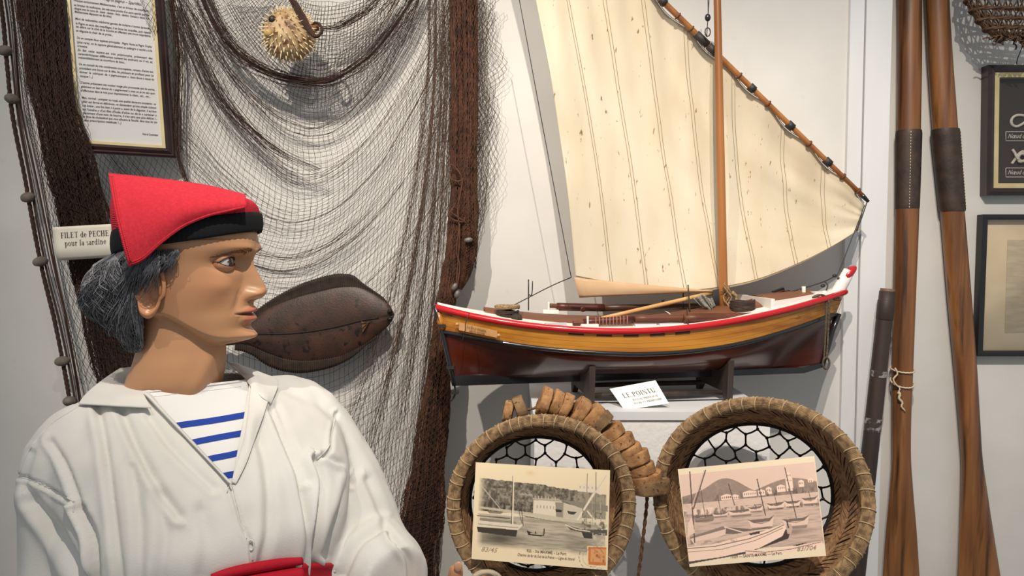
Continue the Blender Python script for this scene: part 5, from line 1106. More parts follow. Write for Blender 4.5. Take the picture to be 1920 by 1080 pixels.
# ================================================================== framed text
BLc = P(128, 284, 1.60); BRc = P(330, 296, 1.70); TLc = P(98, -75, 1.59); TRc = BRc + (TLc-BLc)
t, o, ex, ey, nn, ins, W, H, dp = picture_frame('framed_notice', 'dark framed French text about sea bream, half under the net', [TLc, TRc, BRc, BLc], 0.012, [(0.0085, mahog, 'frame_rail', 0.003), (0.0115, mahog, 'frame_bead', 0.004), (0.006, gold, 'gilt_slip', 0.0)], mat('white_print_paper', lin((208, 208, 209)), 0.7))
LNS = [(15, 'Pagrus pagrus \u2013 Sparid\u00e9s -', 0.52, 0.40), (50, 'Presque exclusivement M\u00e9diterran\u00e9en, c\'est un briseur de coquillages,', 1, 0), (80, 'un broyeur de mollusques, (en cela assez proche d\'un autre sparid\u00e9 que l\'on', 1, 0), (103, 'd\u00e9signe sous les noms de : dent\u00e9 - dentex - lente - dention. Certains \u00ab dentis \u00bb de', 1, 0), (125, 'M\u00e9diterran\u00e9e d\u00e9passent les dix kilos)', .48, 0),
 (170, 'Muni de redoutables m\u00e2choires garnies de molaires \u00e0 toutes \u00e9preuves,', 1, 0), (200, 'le Pagre se saisit des coquillages, il en brise les coquilles, puis rejette', 1, 0), (222, 'les d\u00e9bris sur le c\u00f4t\u00e9 de sa bouche en affectant une moue m\u00e9prisante,', 1, 0), (248, 'et d\u00e9guste la chair de sa proie...', .48, 0),
 (295, 'On en compte deux esp\u00e8ces principales : Pagre Hurta et Pagre Orphe', 1, 0), (323, '(plus rare), on le capture g\u00e9n\u00e9ralement au palangre \u00ab esch\u00e9 \u00bb \u00e0 la', 1, 0), (348, 'crevette.', .13, 0), (375, 'En  fait  cette  esp\u00e8ce est  tr\u00e8s  polymorphe,  pr\u00e9sentant  des', 1, 0), (400, 'caract\u00e9ristiques diff\u00e9rentes suivant les endroits o\u00f9 il vit, et,', 1, 0), (424, 'vraisemblablement sa nourriture de base...', .62, 0),
 (468, 'On en conna\u00eet de tr\u00e8s nombreuses sous-esp\u00e8ces, certains d\'entre eux', 1, 0), (494, 'poss\u00e8dent une bosse sur la t\u00eate, les p\u00eacheurs en profitent pour lui', 1, 0), (520, 'donner  le  sobriquet  de  \u00ab pagre-pompier \u00bb  (sans doute \u00e0 cause du', 1, 0), (546, 'casque !...)', .17, 0),
 (590, 'D\'autres pr\u00e9sentent une couleur rouge plus prononc\u00e9e que les autres,', 1, 0), (616, 'galement on leur donne du \u00ab pagre-royal \u00bb avec un je ne sais quoi', 1, 0), (642, 'd\'affectueux dans la voix pour impressionner le client... etc... etc...', .93, 0),
 (690, 'Mais, normal - pompier ou royal, une qualit\u00e9 demeure constante : sa', 1, 0), (716, 'chair est ferme et d\u00e9licieuse, ne demandant qu\'une simple cuisson', 1, 0), (742, '\u00e0 la braise ; une fois bien \u00ab \u00e0 point \u00bb, avant de le d\u00e9guster, il est bon', 1, 0), (768, 'de l\'oindre \u00bb d\'un filet d\'huile d\'olive ou de le \u00ab caresser \u00bb', 1, 0), (792, 'gentiment d\'une noix de beurre, il n\'en sera que plus d\u00e9licat !...', 1, 0), (816, 'la dose de cholest\u00e9rol que vous allouera la Facult\u00e9, dans tous les cas', 1, 0), (840, 'sans prescription m\u00e9dicale !...)', .5, 0), (905, 'Note du Conservateur', .22, .78)]
IW = W-2*ins-0.014
for (yc, tx, wf, xo) in LNS:
    h_ = (975-yc)/3.6/868
    mb = MB(); base = o - nn*(dp-0.0006) + ex*(ins+0.007+IW*xo) + ey*(ins+0.003+h_-0.004); big = yc < 20
    put_text(mb, tx, base, ex, ey, 0.0098 if big else 0.0072, 0.25, width=IW*wf, bold=0.00008); mb.build('lettering', ink, t, smooth=False)

# ================================================================== flatfish
fishm = mat('dark_brown_fish_skin', lin((68, 42, 30)), 0.5, c2=lin((44, 30, 22)), scale=22, c3=lin((26, 16, 12)), s3=62, a3=(0.60, 0.65), bump=0.3, bscale=250)
finm = mat('dark_fin', lin((54, 40, 29)), 0.6, c2=lin((36, 26, 19)), scale=60)
YF = 1.685
ff = thing('mounted_flatfish', 'dark brown mounted flatfish hung on the net beside the face', 'fish', P(600, 690, YF))
up = spl([420,470,500,545,600,640,668,692,716,732,740], [622,600,580,560,545,537,537,545,560,574,590]); lo = spl([420,470,500,545,600,640,668,692,716,732,740], [648,648,662,676,676,668,655,640,622,606,591])
upo = spl([420,470,500,545,600,645,664,680,700,722,740], [618,590,568,542,521,514,518,531,545,562,588]); loo = spl([420,470,500,545,600,640,668,684,700,722,740], [652,664,684,698,694,681,664,649,638,618,592])
def fpos(x, v, side):
    a, b = float(up(x)), float(lo(x)); m = lerp(a, b, 0.5-0.5*math.cos(PI*v)); h = 0.015*math.sin(PI*(0.5-0.5*math.cos(PI*v)))**0.6*min(1, (741-x)/40)**0.5*min(1, (x-405)/70)
    med = math.exp(-((v-0.55)/0.03)**2)*0.0012
    q = P(x, m, YF); q.y -= side*(h-(med if side > 0 else 0)); return q
mb = MB()
mb.grid(lambda u, v: fpos(lerp(420, 740, u), v, 1), 70, 30, flip=True); mb.grid(lambda u, v: fpos(lerp(420, 740, u), v, -0.5), 70, 30); body = mb.build('body', fishm, ff)
for nm, inn, out, x0_, x1_ in (('dorsal_fin', up, upo, 440, 726), ('anal_fin', lo, loo, 440, 706)):
    mb = MB(); sg_ = -1 if nm == 'dorsal_fin' else 1; n_ = 420
    mb.grid(lambda u, v: (lambda x: P(x, lerp(float(inn(x))-sg_*5, float(out(x))+sg_*1.2*abs(math.sin(u*n_*0.5)), v), YF-0.002-0.0014*math.sin(u*n_)*(0.3+v)))(lerp(x0_, x1_, u)), 500, 5, flip=(sg_ > 0)); fo_ = mb.build(nm, finm, ff)
    fo_.modifiers.new('thickness', 'SOLIDIFY').thickness = 0.0012
mb = MB(); mb.grid(lambda u, v: P(lerp(425, 385, u), 635+lerp(-1, 1, v)*lerp(13, 34, u), YF-0.001*math.sin(v*60)), 12, 40); o = mb.build('tail_fin', finm, ff); o.modifiers.new('thickness', 'SOLIDIFY').thickness = 0.0015
for (x, y) in ((731, 584), (731, 598)):
    mb = MB(); mb.ell(P(x, y, YF-0.010), (0.0062, 0.005, 0.005)); mb.build('eye', mat('fish_eye', (0.01, 0.008, 0.006), 0.1), ff)
mb = MB(); mb.tube(catmull([P(739,590,YF-0.005), P(735,600,YF-0.008), P(729,606,YF-0.009)], 8), 0.0014, 6); mb.build('mouth', mat('dark_mouth', lin((26, 18, 14)), 0.5), ff)
mb = MB(); mb.grid(lambda u, v: P(lerp(690, 677, u)+2*v, lerp(lerp(606, 602, v), lerp(602, 625, v), u), YF-0.018-0.002*math.sin(v*14)), 8, 10); o = mb.build('pectoral_fin', mat('ochre_fin', lin((82, 56, 28)), 0.6), ff); o.modifiers.new('thickness', 'SOLIDIFY').thickness = 0.001
mb = MB(); mb.tube(catmull([P(x, lerp(float(up(x)), float(lo(x)), 0.56), YF-0.0158*min(1, (741-x)/40)**0.5) for x in range(470, 716, 12)], 40), 0.0009, 5); mb.build('lateral_line', MATS['dark_mouth'], ff)

# ================================================================== pufferfish
puff = mat('pale_dried_skin', lin((194, 170, 130)), 0.6, c2=lin((150, 116, 78)), scale=50, c3=lin((96, 62, 38)), s3=60, a3=(0.56, 0.66)); spinem = mat('pale_spine', lin((220, 196, 156)), 0.5)
YPf = 1.625; pc = P(543, 66, YPf); pR = 46*YPf/FPX
pf = thing('dried_pufferfish', 'pale spiny dried pufferfish caught in the upper net swag', 'pufferfish', pc)
mb = MB(); mb.ell(pc, (pR, pR*0.85, pR), nu=36, nv=22, jit=0.10); mb.build('body', puff, pf)
nsp = 260
for k in range(nsp):
    z = 1-2*(k+0.5)/nsp; a = k*2.39996; d = Vector((math.cos(a)*math.sqrt(1-z*z), math.sin(a)*math.sqrt(1-z*z)*0.9, z))
    if d.y > 0.25: continue
    b = pc + Vector((d.x*pR, d.y*pR*0.92, d.z*pR))*0.97; L_ = pR*random.uniform(0.18, 0.34); e_ = b + (d+Vector((0.25, 0, -0.35))*0.8).normalized()*L_
    mb = MB(); mb.tube([b, b.lerp(e_, 0.4), e_], lambda t: 0.0021*(1-t)+0.0003, 5); mb.build('spine', spinem, pf)
mb = MB(); mb.ell(pc+Vector((-0.025, -0.038, 0.022)), (0.008, 0.006, 0.008)); mb.build('eye', MATS['dark_mouth'], pf)
mb = MB(); mb.ell(pc+Vector((-0.034, -0.037, -0.006)), (0.0095, 0.008, 0.0085)); mb.build('snout', mat('ochre_snout', lin((176, 150, 90)), 0.6), pf)
mb = MB(); mb.grid(lambda u, v: pc+Vector((0.045+0.02*u, -0.004+0.004*math.sin(v*9), 0.03-0.03*v+0.02*u*(v-0.5))), 6, 10); o = mb.build('tail_fin', mat('brown_fin', lin((120, 82, 50)), 0.7), pf); o.modifiers.new('thickness', 'SOLIDIFY').thickness = 0.001
# ================================================================== mannequin
from mathutils.bvhtree import BVHTree
HY = 0.965; HC = P(334, 540, HY); PSI = math.radians(90.5); FS = 0.92
Fh = Vector((math.sin(PSI), -math.cos(PSI), 0)); Lh = Vector((math.cos(PSI), math.sin(PSI), 0)); UP = Vector((0, 0, 1))
def H(f, l, z): return HC + Fh*(f*FS) + Lh*l + UP*z
def HP(px, py, l):        # pixel on the plane at lateral offset l of the head -> world
    d = ray(px, py); t = (HC + Lh*l - EYE).dot(Lh)/d.dot(Lh); return EYE + d*t
man = thing('mannequin', 'mannequin in white sailor blouse, red cap and red sash, looking right', 'mannequin', (HC.x, 0.97, 0))
skinm = mat('tan_mannequin_skin', (1, 1, 1), 0.36, attr='col', spec=0.45)
# ---- head and neck: one star-shaped surface
th = np.concatenate([np.arange(-180, -66, 1.6), np.arange(-66, 66, 0.42), np.arange(66, 179, 1.6)])*PI/180
zz = np.concatenate([np.arange(-0.175, -0.082, 0.003), np.arange(-0.082, 0.062, 0.00075), np.arange(0.062, 0.146, 0.003)])
TH, Z = np.meshgrid(th, zz)
A_ = spl([-.08,-.0625,-.05,-.033,-.014,0,.017,.036,.050,.07,.09,.11,.13,.146], [.096,.1005,.0985,.1000,.0990,.0975,.0978,.1000,.1085,.1090,.102,.085,.06,.015])(Z)
B_ = spl([-.08,-.03,0,.05,.09,.12,.146], [.050,.058,.064,.068,.064,.05,.015])(Z)
W_ = spl([-.08,-.05,-.03,0,.03,.06,.09,.12,.146], [.047,.056,.061,.0665,.0695,.0725,.071,.055,.012])(Z)
ct, st_ = np.cos(TH), np.sin(TH)
a_ = np.where(ct > 0, A_, B_); nexp = np.where(ct > 0, 2.25, 2.0)
r1 = (np.abs(ct/a_)**nexp + np.abs(st_/W_)**nexp)**(-1/nexp)
def ss(a, b, x): t = np.clip((x-a)/(b-a), 0, 1); return t*t*(3-2*t)
ab = np.abs(TH)
zj = -0.077 + 0.034*ss(0.35, 1.5, ab) + 0.02*ss(1.6, 2.4, ab)
kk = np.clip((Z-zj)/0.017, 0, 1); r1 = r1*np.sqrt(np.clip(1-(1-kk)**2, 0, 1))
nf = spl([-.175,-.155,-.14,-.12,-.10,-.08,-.06,.0], [.044,.046,.050,.0565,.0605,.062,.060,.04])(Z); nb = spl([-.175,-.155,-.14,-.12,-.10,-.08,-.06,0], [.070,.076,.076,.072,.062,.055,.052,.05])(Z); nw = spl([-.175,-.155,-.14,-.12,-.10,-.08,-.06,0], [.042,.044,.049,.056,.0555,.0525,.051,.045])(Z)
a2 = np.where(ct > 0, nf, nb); r2 = (np.abs(ct/a2)**2.1 + np.abs(st_/nw)**2.1)**(-1/2.1)
r2 = r2 + 0.0035*np.exp(-((TH+0.55-(Z+0.1)*9)/0.22)**2)*ss(-0.05, -0.09, Z)*ss(-.16, -.12, Z)
sm_k = 0.006; hmx = np.clip(0.5+0.5*(r1-r2)/sm_k, 0, 1); R = r2*(1-hmx)+r1*hmx + sm_k*hmx*(1-hmx)
Fc = R*ct; Lc = R*st_; al = np.abs(Lc); front = (ct > 0.0) & (r1 > r2-0.004)
g = lambda x, s: np.exp(-(x/s)**2)
nose_prof = spl([-.022,-.016,-.0125,-.008,-.002,.004,.017,.030,.040,.052], [0,.0085,.0175,.0235,.0268,.0250,.0170,.0095,.0058,.0])(Z)
wn = spl([-.022,-.014,-.006,0,.017,.036,.052], [.0125,.0125,.0118,.0105,.0082,.0078,.011])(Z)
dN = nose_prof*np.exp(-(al/wn)**2.5)
dN += 0.0095*g(al-0.0125, 0.0052)*g(Z+0.0065, 0.0062)                                  # wings
d = dN.copy()
d -= 0.0065*g(al-0.007, 0.0034)*g(Z+0.0165, 0.0025)                                     # nostrils
d += 0.0055*g(Z-0.0515-0.10*np.clip(al-0.02, -.01, .01), 0.0060)*g(al-0.027, 0.024)      # brow ridge
d -= 0.0165*g(Z-0.034, 0.0095)*g(al-0.033, 0.0165)
d -= 0.0060*g(Z-0.036, 0.0095)*g(al-0.0155, 0.0062)
d += 0.0048*g(Z-0.004, 0.012)*g(al-0.047, 0.015)
d -= 0.0046*g(Z+0.027, 0.014)*g(al-0.047, 0.013)
d += 0.0042*g(Z+0.030, 0.019)*g(Lc, 0.026)
d -= 0.0022*g(al-0.024-(-0.012-Z)*0.35, 0.0045)*ss(-.036, -.02, Z)*ss(.004, -.008, Z)
d += 0.0062*g(Z+0.0272+0.12*al-0.0006*g(Lc, .004), 0.0040)*np.clip(1-(al/0.0285)**2, 0, 1)
d += 0.0070*g(Z+0.0400, 0.0044)*np.clip(1-(al/0.0250)**2, 0, 1)
d -= 0.0062*g(Z+0.0335-0.05*al, 0.0015)*np.clip(1-(al/0.0300)**4, 0, 1)
d -= 0.0032*g(Z+0.0500, 0.0045)*g(Lc, 0.018)
d += 0.0105*g(Z+0.0635, 0.0095)*g(Lc, 0.0185) - 0.0010*g(Z+0.063, 0.006)*g(Lc, 0.003)
d -= 0.0012*g(Z+0.019, 0.004)*g(Lc, 0.0030)
d = np.where(front, d, 0)*ss(0.0, 0.3, ct)
Fc = Fc + d
EYES = []
col = np.tile(np.array(lin((180, 133, 96))), Z.shape+(1,)).reshape(*Z.shape, 3)
cheek = g(Z+0.002, 0.022)*g(al-0.05, 0.02)*front; col += (np.array(lin((176, 112, 82)))-col)*(0.35*cheek)[..., None]
lipm = np.clip((np.maximum(g(Z+0.0275+0.12*al, 0.0046)*np.clip(1-(al/0.029)**2, 0, 1), g(Z+0.0400, 0.0054)*np.clip(1-(al/0.026)**2, 0, 1))-0.28)*4, 0, 1)*front
col += (np.array(lin((176, 104, 82)))-col)*lipm[..., None]
ml = g(Z+0.0335-0.05*al, 0.0014)*np.clip(1-(al/0.030)**4, 0, 1)*front; col += (np.array(lin((84, 44, 34)))-col)*np.clip(ml*1.2, 0, 0.9)[..., None]
for sgn in (-1, 1):
    Ef, El, Ez, ER = 0.0748, 0.0315*sgn, 0.0345, 0.0152
    EYES.append((Ef, El, Ez, ER, sgn))
base = np.array(HC); ZC = np.where(Z > 0.075, 0.075+(Z-0.075)*0.5, Z)
pos = base + (Fc*FS)[..., None]*np.array(Fh) + Lc[..., None]*np.array(Lh) + ZC[..., None]*np.array(UP)
nzr, nt_ = Z.shape; mb = MB(); mb.v = [tuple(p) for p in pos.reshape(-1, 3)]
mb.f = [(j*nt_+i, j*nt_+(i+1) % nt_, (j+1)*nt_+(i+1) % nt_, (j+1)*nt_+i) for j in range(nzr-1) for i in range(nt_)]
colr = col.reshape(-1, 3)
# ears joined to the same surface
def add_ear(sgn):
    n1, n2 = 36, 14; b = len(mb.v); vs = []
    for layer in (0, 1):
        for j in range(n2):
            rho = (j+0.02)/(n2-1)
            for i in range(n1):
                ph = 2*PI*i/n1; ef = 0.0185*rho*math.cos(ph)*(0.82 if math.sin(ph) < -0.3 else 1.05); ez = 0.0335*rho*math.sin(ph); f = -0.002+ef-0.14*ez*-1*0-0.12*(-ez); z = 0.0+ez
                o_ = 0.006 + 0.30*max(0, -ef)*1.15 + 0.02*max(0, ef)
                if layer == 0: o_ += 0.0035*math.exp(-((rho-0.86)/0.10)**2) - 0.0075*math.exp(-(((ef-0.003)/0.008)**2+((ez+0.004)/0.013)**2)) + 0.0022*math.exp(-((rho-0.5)/0.12)**2)*(1 if math.sin(ph) > -0.2 else 0) + (0.002*math.exp(-((ez+0.026)/0.007)**2))
                else: o_ -= 0.004+0.006*(1-rho)
                if layer == 1 and rho > 0.97: o_ += 0.004
                vs.append(H(f, sgn*(0.0645+o_), z))
    fs = []
    for layer in (0, 1):
        for j in range(n2-1):
            for i in range(n1):
                q = (layer*n1*n2+j*n1+i, layer*n1*n2+j*n1+(i+1) % n1, layer*n1*n2+(j+1)*n1+(i+1) % n1, layer*n1*n2+(j+1)*n1+i); fs.append(q if (layer == 0) == (sgn < 0) else q[::-1])
    for i in range(n1):
        k = (n2-1)*n1; fs.append((k+i, k+(i+1) % n1, n1*n2+k+(i+1) % n1, n1*n2+k+i))
    mb.add(vs, fs); return len(vs)
ne = add_ear(-1)+add_ear(1)
mb.c = np.concatenate([colr, np.tile(np.array(lin((186, 132, 94))), (ne, 1))])
mb.build('body', skinm, man)
eyem = mat('glass_eye', (1, 1, 1), 0.08, attr='col', spec=0.6, coat=0.5)
lash = mat('dark_lash', lin((40, 24, 18)), 0.7); browm = mat('brown_brow', lin((130, 88, 58)), 0.8)
for (Ef, El, Ez, ER, sgn) in EYES:
    mb = MB(); c = H(Ef, El, Ez); gz = (Fh*1.0+Lh*-0.10+UP*0.0).normalized(); mb.ell((0, 0, 0), (ER, ER, ER), nu=48, nv=36)
    cc = []
    for v in mb.v:
        a = math.degrees(Vector(v).normalized().angle(gz)); cc.append((0.006, 0.005, 0.004) if a < 15 else lin((50, 28, 20)) if a < 33 else lin((196, 188, 180)))
    mb.v = [tuple(Vector(v)+c) for v in mb.v]; mb.c = np.array(cc); mb.build('eye', eyem, man)
    ofw = (Fh + Lh*(sgn*0.30)).normalized(); olr = UP.cross(ofw).normalized()*(-1 if UP.cross(ofw).dot(Lh)*sgn < 0 else 1)   # olr points to the temple
    def edir(al_, el_): return (ofw*math.cos(el_)*math.cos(al_) + olr*math.cos(el_)*math.sin(al_) + UP*math.sin(el_))
    def eu(al_): return 25*max(0, 1-abs((al_+4)/66)**2.1)-2
    def elo(al_): return -17*max(0, 1-abs(al_/66)**2.0)-2
    for k, fn_ in ((0, eu), (1, elo)):
        mb = MB(); rows_ = 9
        def lid(u, v):
            ad = lerp(-88, 88, u); e0 = fn_(ad); e1 = 80 if k == 0 else -80; vv_ = max(0, (v*rows_-1)/(rows_-1)); e_ = lerp(e0, e1, vv_**1.2); r_ = ER*(1.0 if v == 0 else 1.085+0.02*math.sin(PI*min(1, vv_*2)))
            return c + edir(math.radians(ad), math.radians(e_))*r_
        mb.grid(lid, 40, rows_+1, flip=(k == 0) == (sgn > 0)); mb.c = np.tile(np.array(lin((178, 126, 90))), (len(mb.v), 1)); mb.c[:80] = lin((120, 72, 54)); mb.build('eyelid', skinm, man)
        mb = MB(); mb.tube([c+edir(math.radians(ad), math.radians(fn_(ad)))*ER*1.075 for ad in np.linspace(-68, 70, 24)], 0.00075 if k == 0 else 0.0004, 5); mb.build('lash_line', lash, man)
    mb = MB(); rb = random.Random(5)
    headbvh = None
    for k in range(150):
        s = k/149; l0 = lerp(0.012, 0.050, s)*sgn; z0 = 0.0455+0.0050*math.sin(PI*min(1, s*0.95+0.05))*0.9 - 0.004*s + rb.uniform(-1, 1)*0.0034*(1-0.55*s)
        j = int(np.argmin(np.abs(zz-z0))); row = Lc[j]; fr = np.where(ct[j] > 0.2)[0]; i = fr[int(np.argmin(np.abs(row[fr]-l0)))]; f0 = Fc[j, i]
        l1 = l0+sgn*0.0055; z1 = z0+0.0022*(1-1.6*s); j1 = int(np.argmin(np.abs(zz-z1))); row = Lc[j1]; fr = np.where(ct[j1] > 0.2)[0]; i1 = fr[int(np.argmin(np.abs(row[fr]-l1)))]; f1 = Fc[j1, i1]
        mb.tube([H(f0+0.0003, l0, z0), H(f1+0.0007, l1, z1)], 0.00034, 4)
    mb.build('eyebrow', browm, man, kind='stuff')
# ---- cap
redk = mat('red_knit', lin((196, 46, 60)), 0.85, c2=lin((182, 38, 52)), scale=300, bump=0.5, bscale=290, wave={'dir': 'DIAGONAL', 'dist': 0.6}, bstretch=(1, 1, 1), spec=0.2)
blackk = mat('black_rib_knit', (0.012, 0.012, 0.014), 0.9, spec=0.2)
def cap_ring(a, k=1.0, back=0.0765, frontr=0.1145, wdt=0.0785):
    c_, s_ = math.cos(a), math.sin(a); ra = frontr if c_ > 0 else back
    n_ = 2.2; r = (abs(c_/ra)**n_+abs(s_/wdt)**n_)**(-1/n_)*k; return r*c_, r*s_
NR = 360
def zlow(f): return 0.0535+0.165*f
def zup(f): return zlow(f)+0.029-0.03*f
mb = MB(); prof = [(-0.0035, 0.03), (0.0, 0.0), (0.0012, 0.12), (0.0022, 0.3), (0.0025, 0.5), (0.0020, 0.75), (0.0006, 0.95), (-0.002, 1.0), (-0.005, 0.95)]
def bandf(u, v):
    a = 2*PI*u; o_, h_ = prof[int(round(v*(len(prof)-1)))]; f, l = cap_ring(a, 1.0); rr = math.hypot(f, l); k = (rr+o_+(0.0006 if int(round(u*NR)) % 4 < 2 else 0))/rr
    f *= k; l *= k; return H(f, l, lerp(zlow(f), zup(f), h_)+0.0012*math.sin(3*a+1))
cap_mb = MB()
def crown(u, v):
    a = 2*PI*u; f, l = cap_ring(a, 0.985); z = zup(f)-0.003
    s_ = (math.cos(a)+1)/2; fr = lerp(-0.073, 0.090, s_); zr = lerp(0.138, 0.117, s_); lr = -0.012+0.010*math.sin(a)
    w_ = v; bul = math.sin(PI*v)**0.8*0.016
    return H(lerp(f, fr, w_)+math.cos(a)*bul*0.35, lerp(l, lr, w_**1.25)+math.sin(a)*bul, lerp(z, zr, w_**0.85)+bul*0.35)
cap_mb.grid(crown, 120, 30, wrap_u=True); cap = cap_mb.build('cap', redk, man, label='red knitted cap folded over to one side')
mb.grid(bandf, NR, len(prof), wrap_u=True); mb.build('cap_band', blackk, cap, label='black ribbed cap band')
rid = spl([0, .4, .78, 1.0], [0, 1, 2, 3]); ridx = spl([0, .38, .77, 1.0], [203, 300, 400, 460]); ridy = spl([0, .38, .77, 1.0], [324, 334, 349, 364])
lowx = spl([0, .08, .25, .45, .62, .82, 1.0], [241, 262, 302, 345, 385, 430, 464]); lowy = spl([0, .08, .25, .45, .62, .82, 1.0], [500, 492, 458, 426, 408, 396, 388])
def flap(s, t, dl=0.0):
    x = lerp(float(ridx(s)), float(lowx(s)), t); y = lerp(float(ridy(s)), float(lowy(s)), t)
    x += -4*math.sin(PI*t)*(1-s)**2
    l0 = -0.020; l1 = lerp(-0.0985, -0.046, s**1.6); l = lerp(l0, l1, math.sin(PI/2*min(1, t*1.12))**0.75) - 0.008*math.sin(PI*t)*(1-abs(2*s-1))
    return HP(x, y, l+dl)
mb = MB(); mb.grid(lambda a, b: flap(a, b), 70, 44, flip=True); fo_ = mb.build('cap_flap', redk, cap, label='folded red knitted flap')
s_ = fo_.modifiers.new('thickness', 'SOLIDIFY'); s_.thickness = 0.0045; s_.offset = -1
for k in range(2):
    off = 0.012+0.016*k
    mb = MB(); mb.tube([flap(off, t/30, -0.0003) for t in range(1, 30)], 0.0011, 6); mb.build('flap_rib', redk, cap)
    mb = MB(); mb.tube([flap(s/40, 1-off*1.2, -0.0003) for s in range(1, 40)], 0.0011, 6); mb.build('flap_rib', redk, cap)
# ---- hair
hairm = mat('dark_grey_hair', lin((84, 85, 90)), 0.42, spec=0.5); hairl = mat('mid_grey_hair', lin((146, 147, 152)), 0.42, spec=0.5)
def hair_len(a):      # a degrees from face direction
    return ipl(a, [84, 92, 97, 102, 108, 118, 126, 140, 180], [0.030, 0.038, 0.046, 0.092, 0.118, 0.122, 0.122, 0.116, 0.100])
def hair_thick(a, s):
    b = ipl(a, [84, 95, 110, 125, 145, 180], [0.004, 0.010, 0.018, 0.028, 0.042, 0.047]); return b*ipl(s, [0, 0.12, 0.35, 0.6, 0.85, 1.0], [0.15, 0.6, 1.0, 0.95, 0.62, 0.30])
def head_rad(a, z):
    A1 = spl([-.08, -.03, 0, .05, .09], [.050, .058, .064, .068, .064]); w1 = ipl(z, [-.08, -.05, -.03, 0, .03, .06], [.05, .056, .061, .0665, .0695, .0725])
    c_, s_ = math.cos(a), math.sin(a); ra = float(A1(z)) if c_ < 0 else 0.095
    return ((c_/ra)**2+(s_/w1)**2)**-0.5
def hair_pt(adeg, s, k, side, wob=0.0):
    a = math.radians(adeg); L_ = hair_len(adeg); z0 = 0.058+0.165*math.cos(a)*0.09; z = z0 - L_*s
    drift = 4*s*s*(1 if adeg < 140 else 0)          # swept backwards
    a2 = math.radians(adeg+drift); r = head_rad(a2, max(-.08, z)) + 0.002 + hair_thick(adeg, s)*k
    return H(r*math.cos(a2), side*r*math.sin(a2)+wob, z)
mb = MB()
def shell(u, v):
    d_ = -(180-90)+180*u; ad = 180-abs(d_); sd = -1 if d_ < 0 else 1
    p = hair_pt(max(ad, 90), v, 0.80+0.2*noise.noise(Vector((u*9, v*5, 2))), sd); return p
mb.grid(shell, 90, 30); hr = mb.build('hair', mat('hair_underlayer', lin((26, 26, 28)), 0.8), man, label='wavy dark grey hair'); hr.modifiers.new('thickness', 'SOLIDIFY').thickness = 0.006
rh = np.random.default_rng(11); LA, LB = [], []
for k in range(4200):
    ad = rh.uniform(86, 180); sd = -1 if rh.random() < 0.72 else 1; s0 = max(0, rh.uniform(-0.3, 0.62)); s1 = min(1.06, s0+rh.uniform(0.3, 0.7)); kk_ = rh.uniform(0.82, 1.10); ph = rh.uniform(0, 6); tilt = rh.normal()*4; pts = []
    lock = noise.noise(Vector((ad*0.09*sd, 3.1, 0)))*1.0; n = 13; out = 0.30*rh.random()**2
    for i in range(n):
        s = lerp(s0, s1, i/(n-1)); w_ = 7*math.sin(s*9+lock*7)+ tilt*(s-s0)*2 + 1.5*math.sin(s*20+ph)
        pts.append(hair_pt(min(179.9, max(85, ad+w_)), min(s, 1.05), kk_+out*((i/(n-1))**2)+0.16*math.sin(s*11+lock*9), sd))
    (LA if rh.random() < 0.68 else LB).append(np.array(pts))
np_tubes(LA, 0.00052, 'hair_strand', hairm, hr); np_tubes(LB, 0.00042, 'hair_strand', hairl, hr)
lines = []      # wisps over the temple and ear
for k in range(330):
    x0, y0 = 258+rh.uniform(0, 78), 470+rh.uniform(-4, 8); x1 = x0-rh.uniform(6, 40); y1 = y0+rh.uniform(25, 82)*(1 if x0 < 306 else 0.5); cx_ = x0-rh.uniform(-8, 12); cy_ = (y0+y1)/2; t_ = np.linspace(0, 1, 12)
    px_ = (1-t_)**2*x0+2*t_*(1-t_)*cx_+t_**2*x1; py_ = (1-t_)**2*y0+2*t_*(1-t_)*cy_+t_**2*y1; lines.append(np.array([HP(a, b, -0.0755-0.008*math.sin(PI*c)*(1 if a < 310 else 0.4)-(0.006 if a < 300 else 0)) for a, b, c in zip(px_, py_, t_)]))
np_tubes(lines, 0.00045, 'hair_strand', hairm, hr)

# ---- torso frame and clothing
YAW = math.radians(38); NB = P(352, 725, 0.97)
Ft = Vector((math.sin(YAW), -math.cos(YAW), 0)); Lt = Vector((math.cos(YAW), math.sin(YAW), 0))
def T(f, l, z): return NB + Ft*f + Lt*l + UP*z
# rows: z, centre f, centre l, half depth, half width
ROWS = [(0.022, -0.004, 0.0, 0.060, 0.066), (0.006, -0.002, 0.0, 0.064, 0.082), (-0.012, 0.004, 0.002, 0.070, 0.118), (-0.032, 0.012, 0.008, 0.082, 0.154), (-0.055, 0.022, 0.012, 0.102, 0.174), (-0.085, 0.034, 0.014, 0.122, 0.178), (-0.12, 0.046, 0.012, 0.138, 0.176), (-0.155, 0.056, 0.008, 0.146, 0.172), (-0.185, 0.058, 0.006, 0.142, 0.168), (-0.23, 0.056, 0.006, 0.132, 0.160), (-0.30, 0.05, 0.006, 0.125, 0.160)]
rz_ = [r[0] for r in ROWS][::-1]; rf = [spl(rz_, [r[k] for r in ROWS][::-1]) for k in range(5)]
def torso_pt(a, z, k=1.0, off=0.0):
    cf, cl_, hd, hw = [float(rf[i](z)) for i in (1, 2, 3, 4)]; n_ = 2.35; c_, s_ = math.cos(a), math.sin(a)
    r = (abs(c_)**n_+abs(s_)**n_)**(-1/n_); return T(cf+(hd*k+off)*c_*r, cl_+(hw*k+off)*s_*r, z)
def mesh_from(mb_): 
    me = bpy.data.meshes.new('tmp'); me.from_pydata(mb_.v, [], mb_.f); me.update(); return me
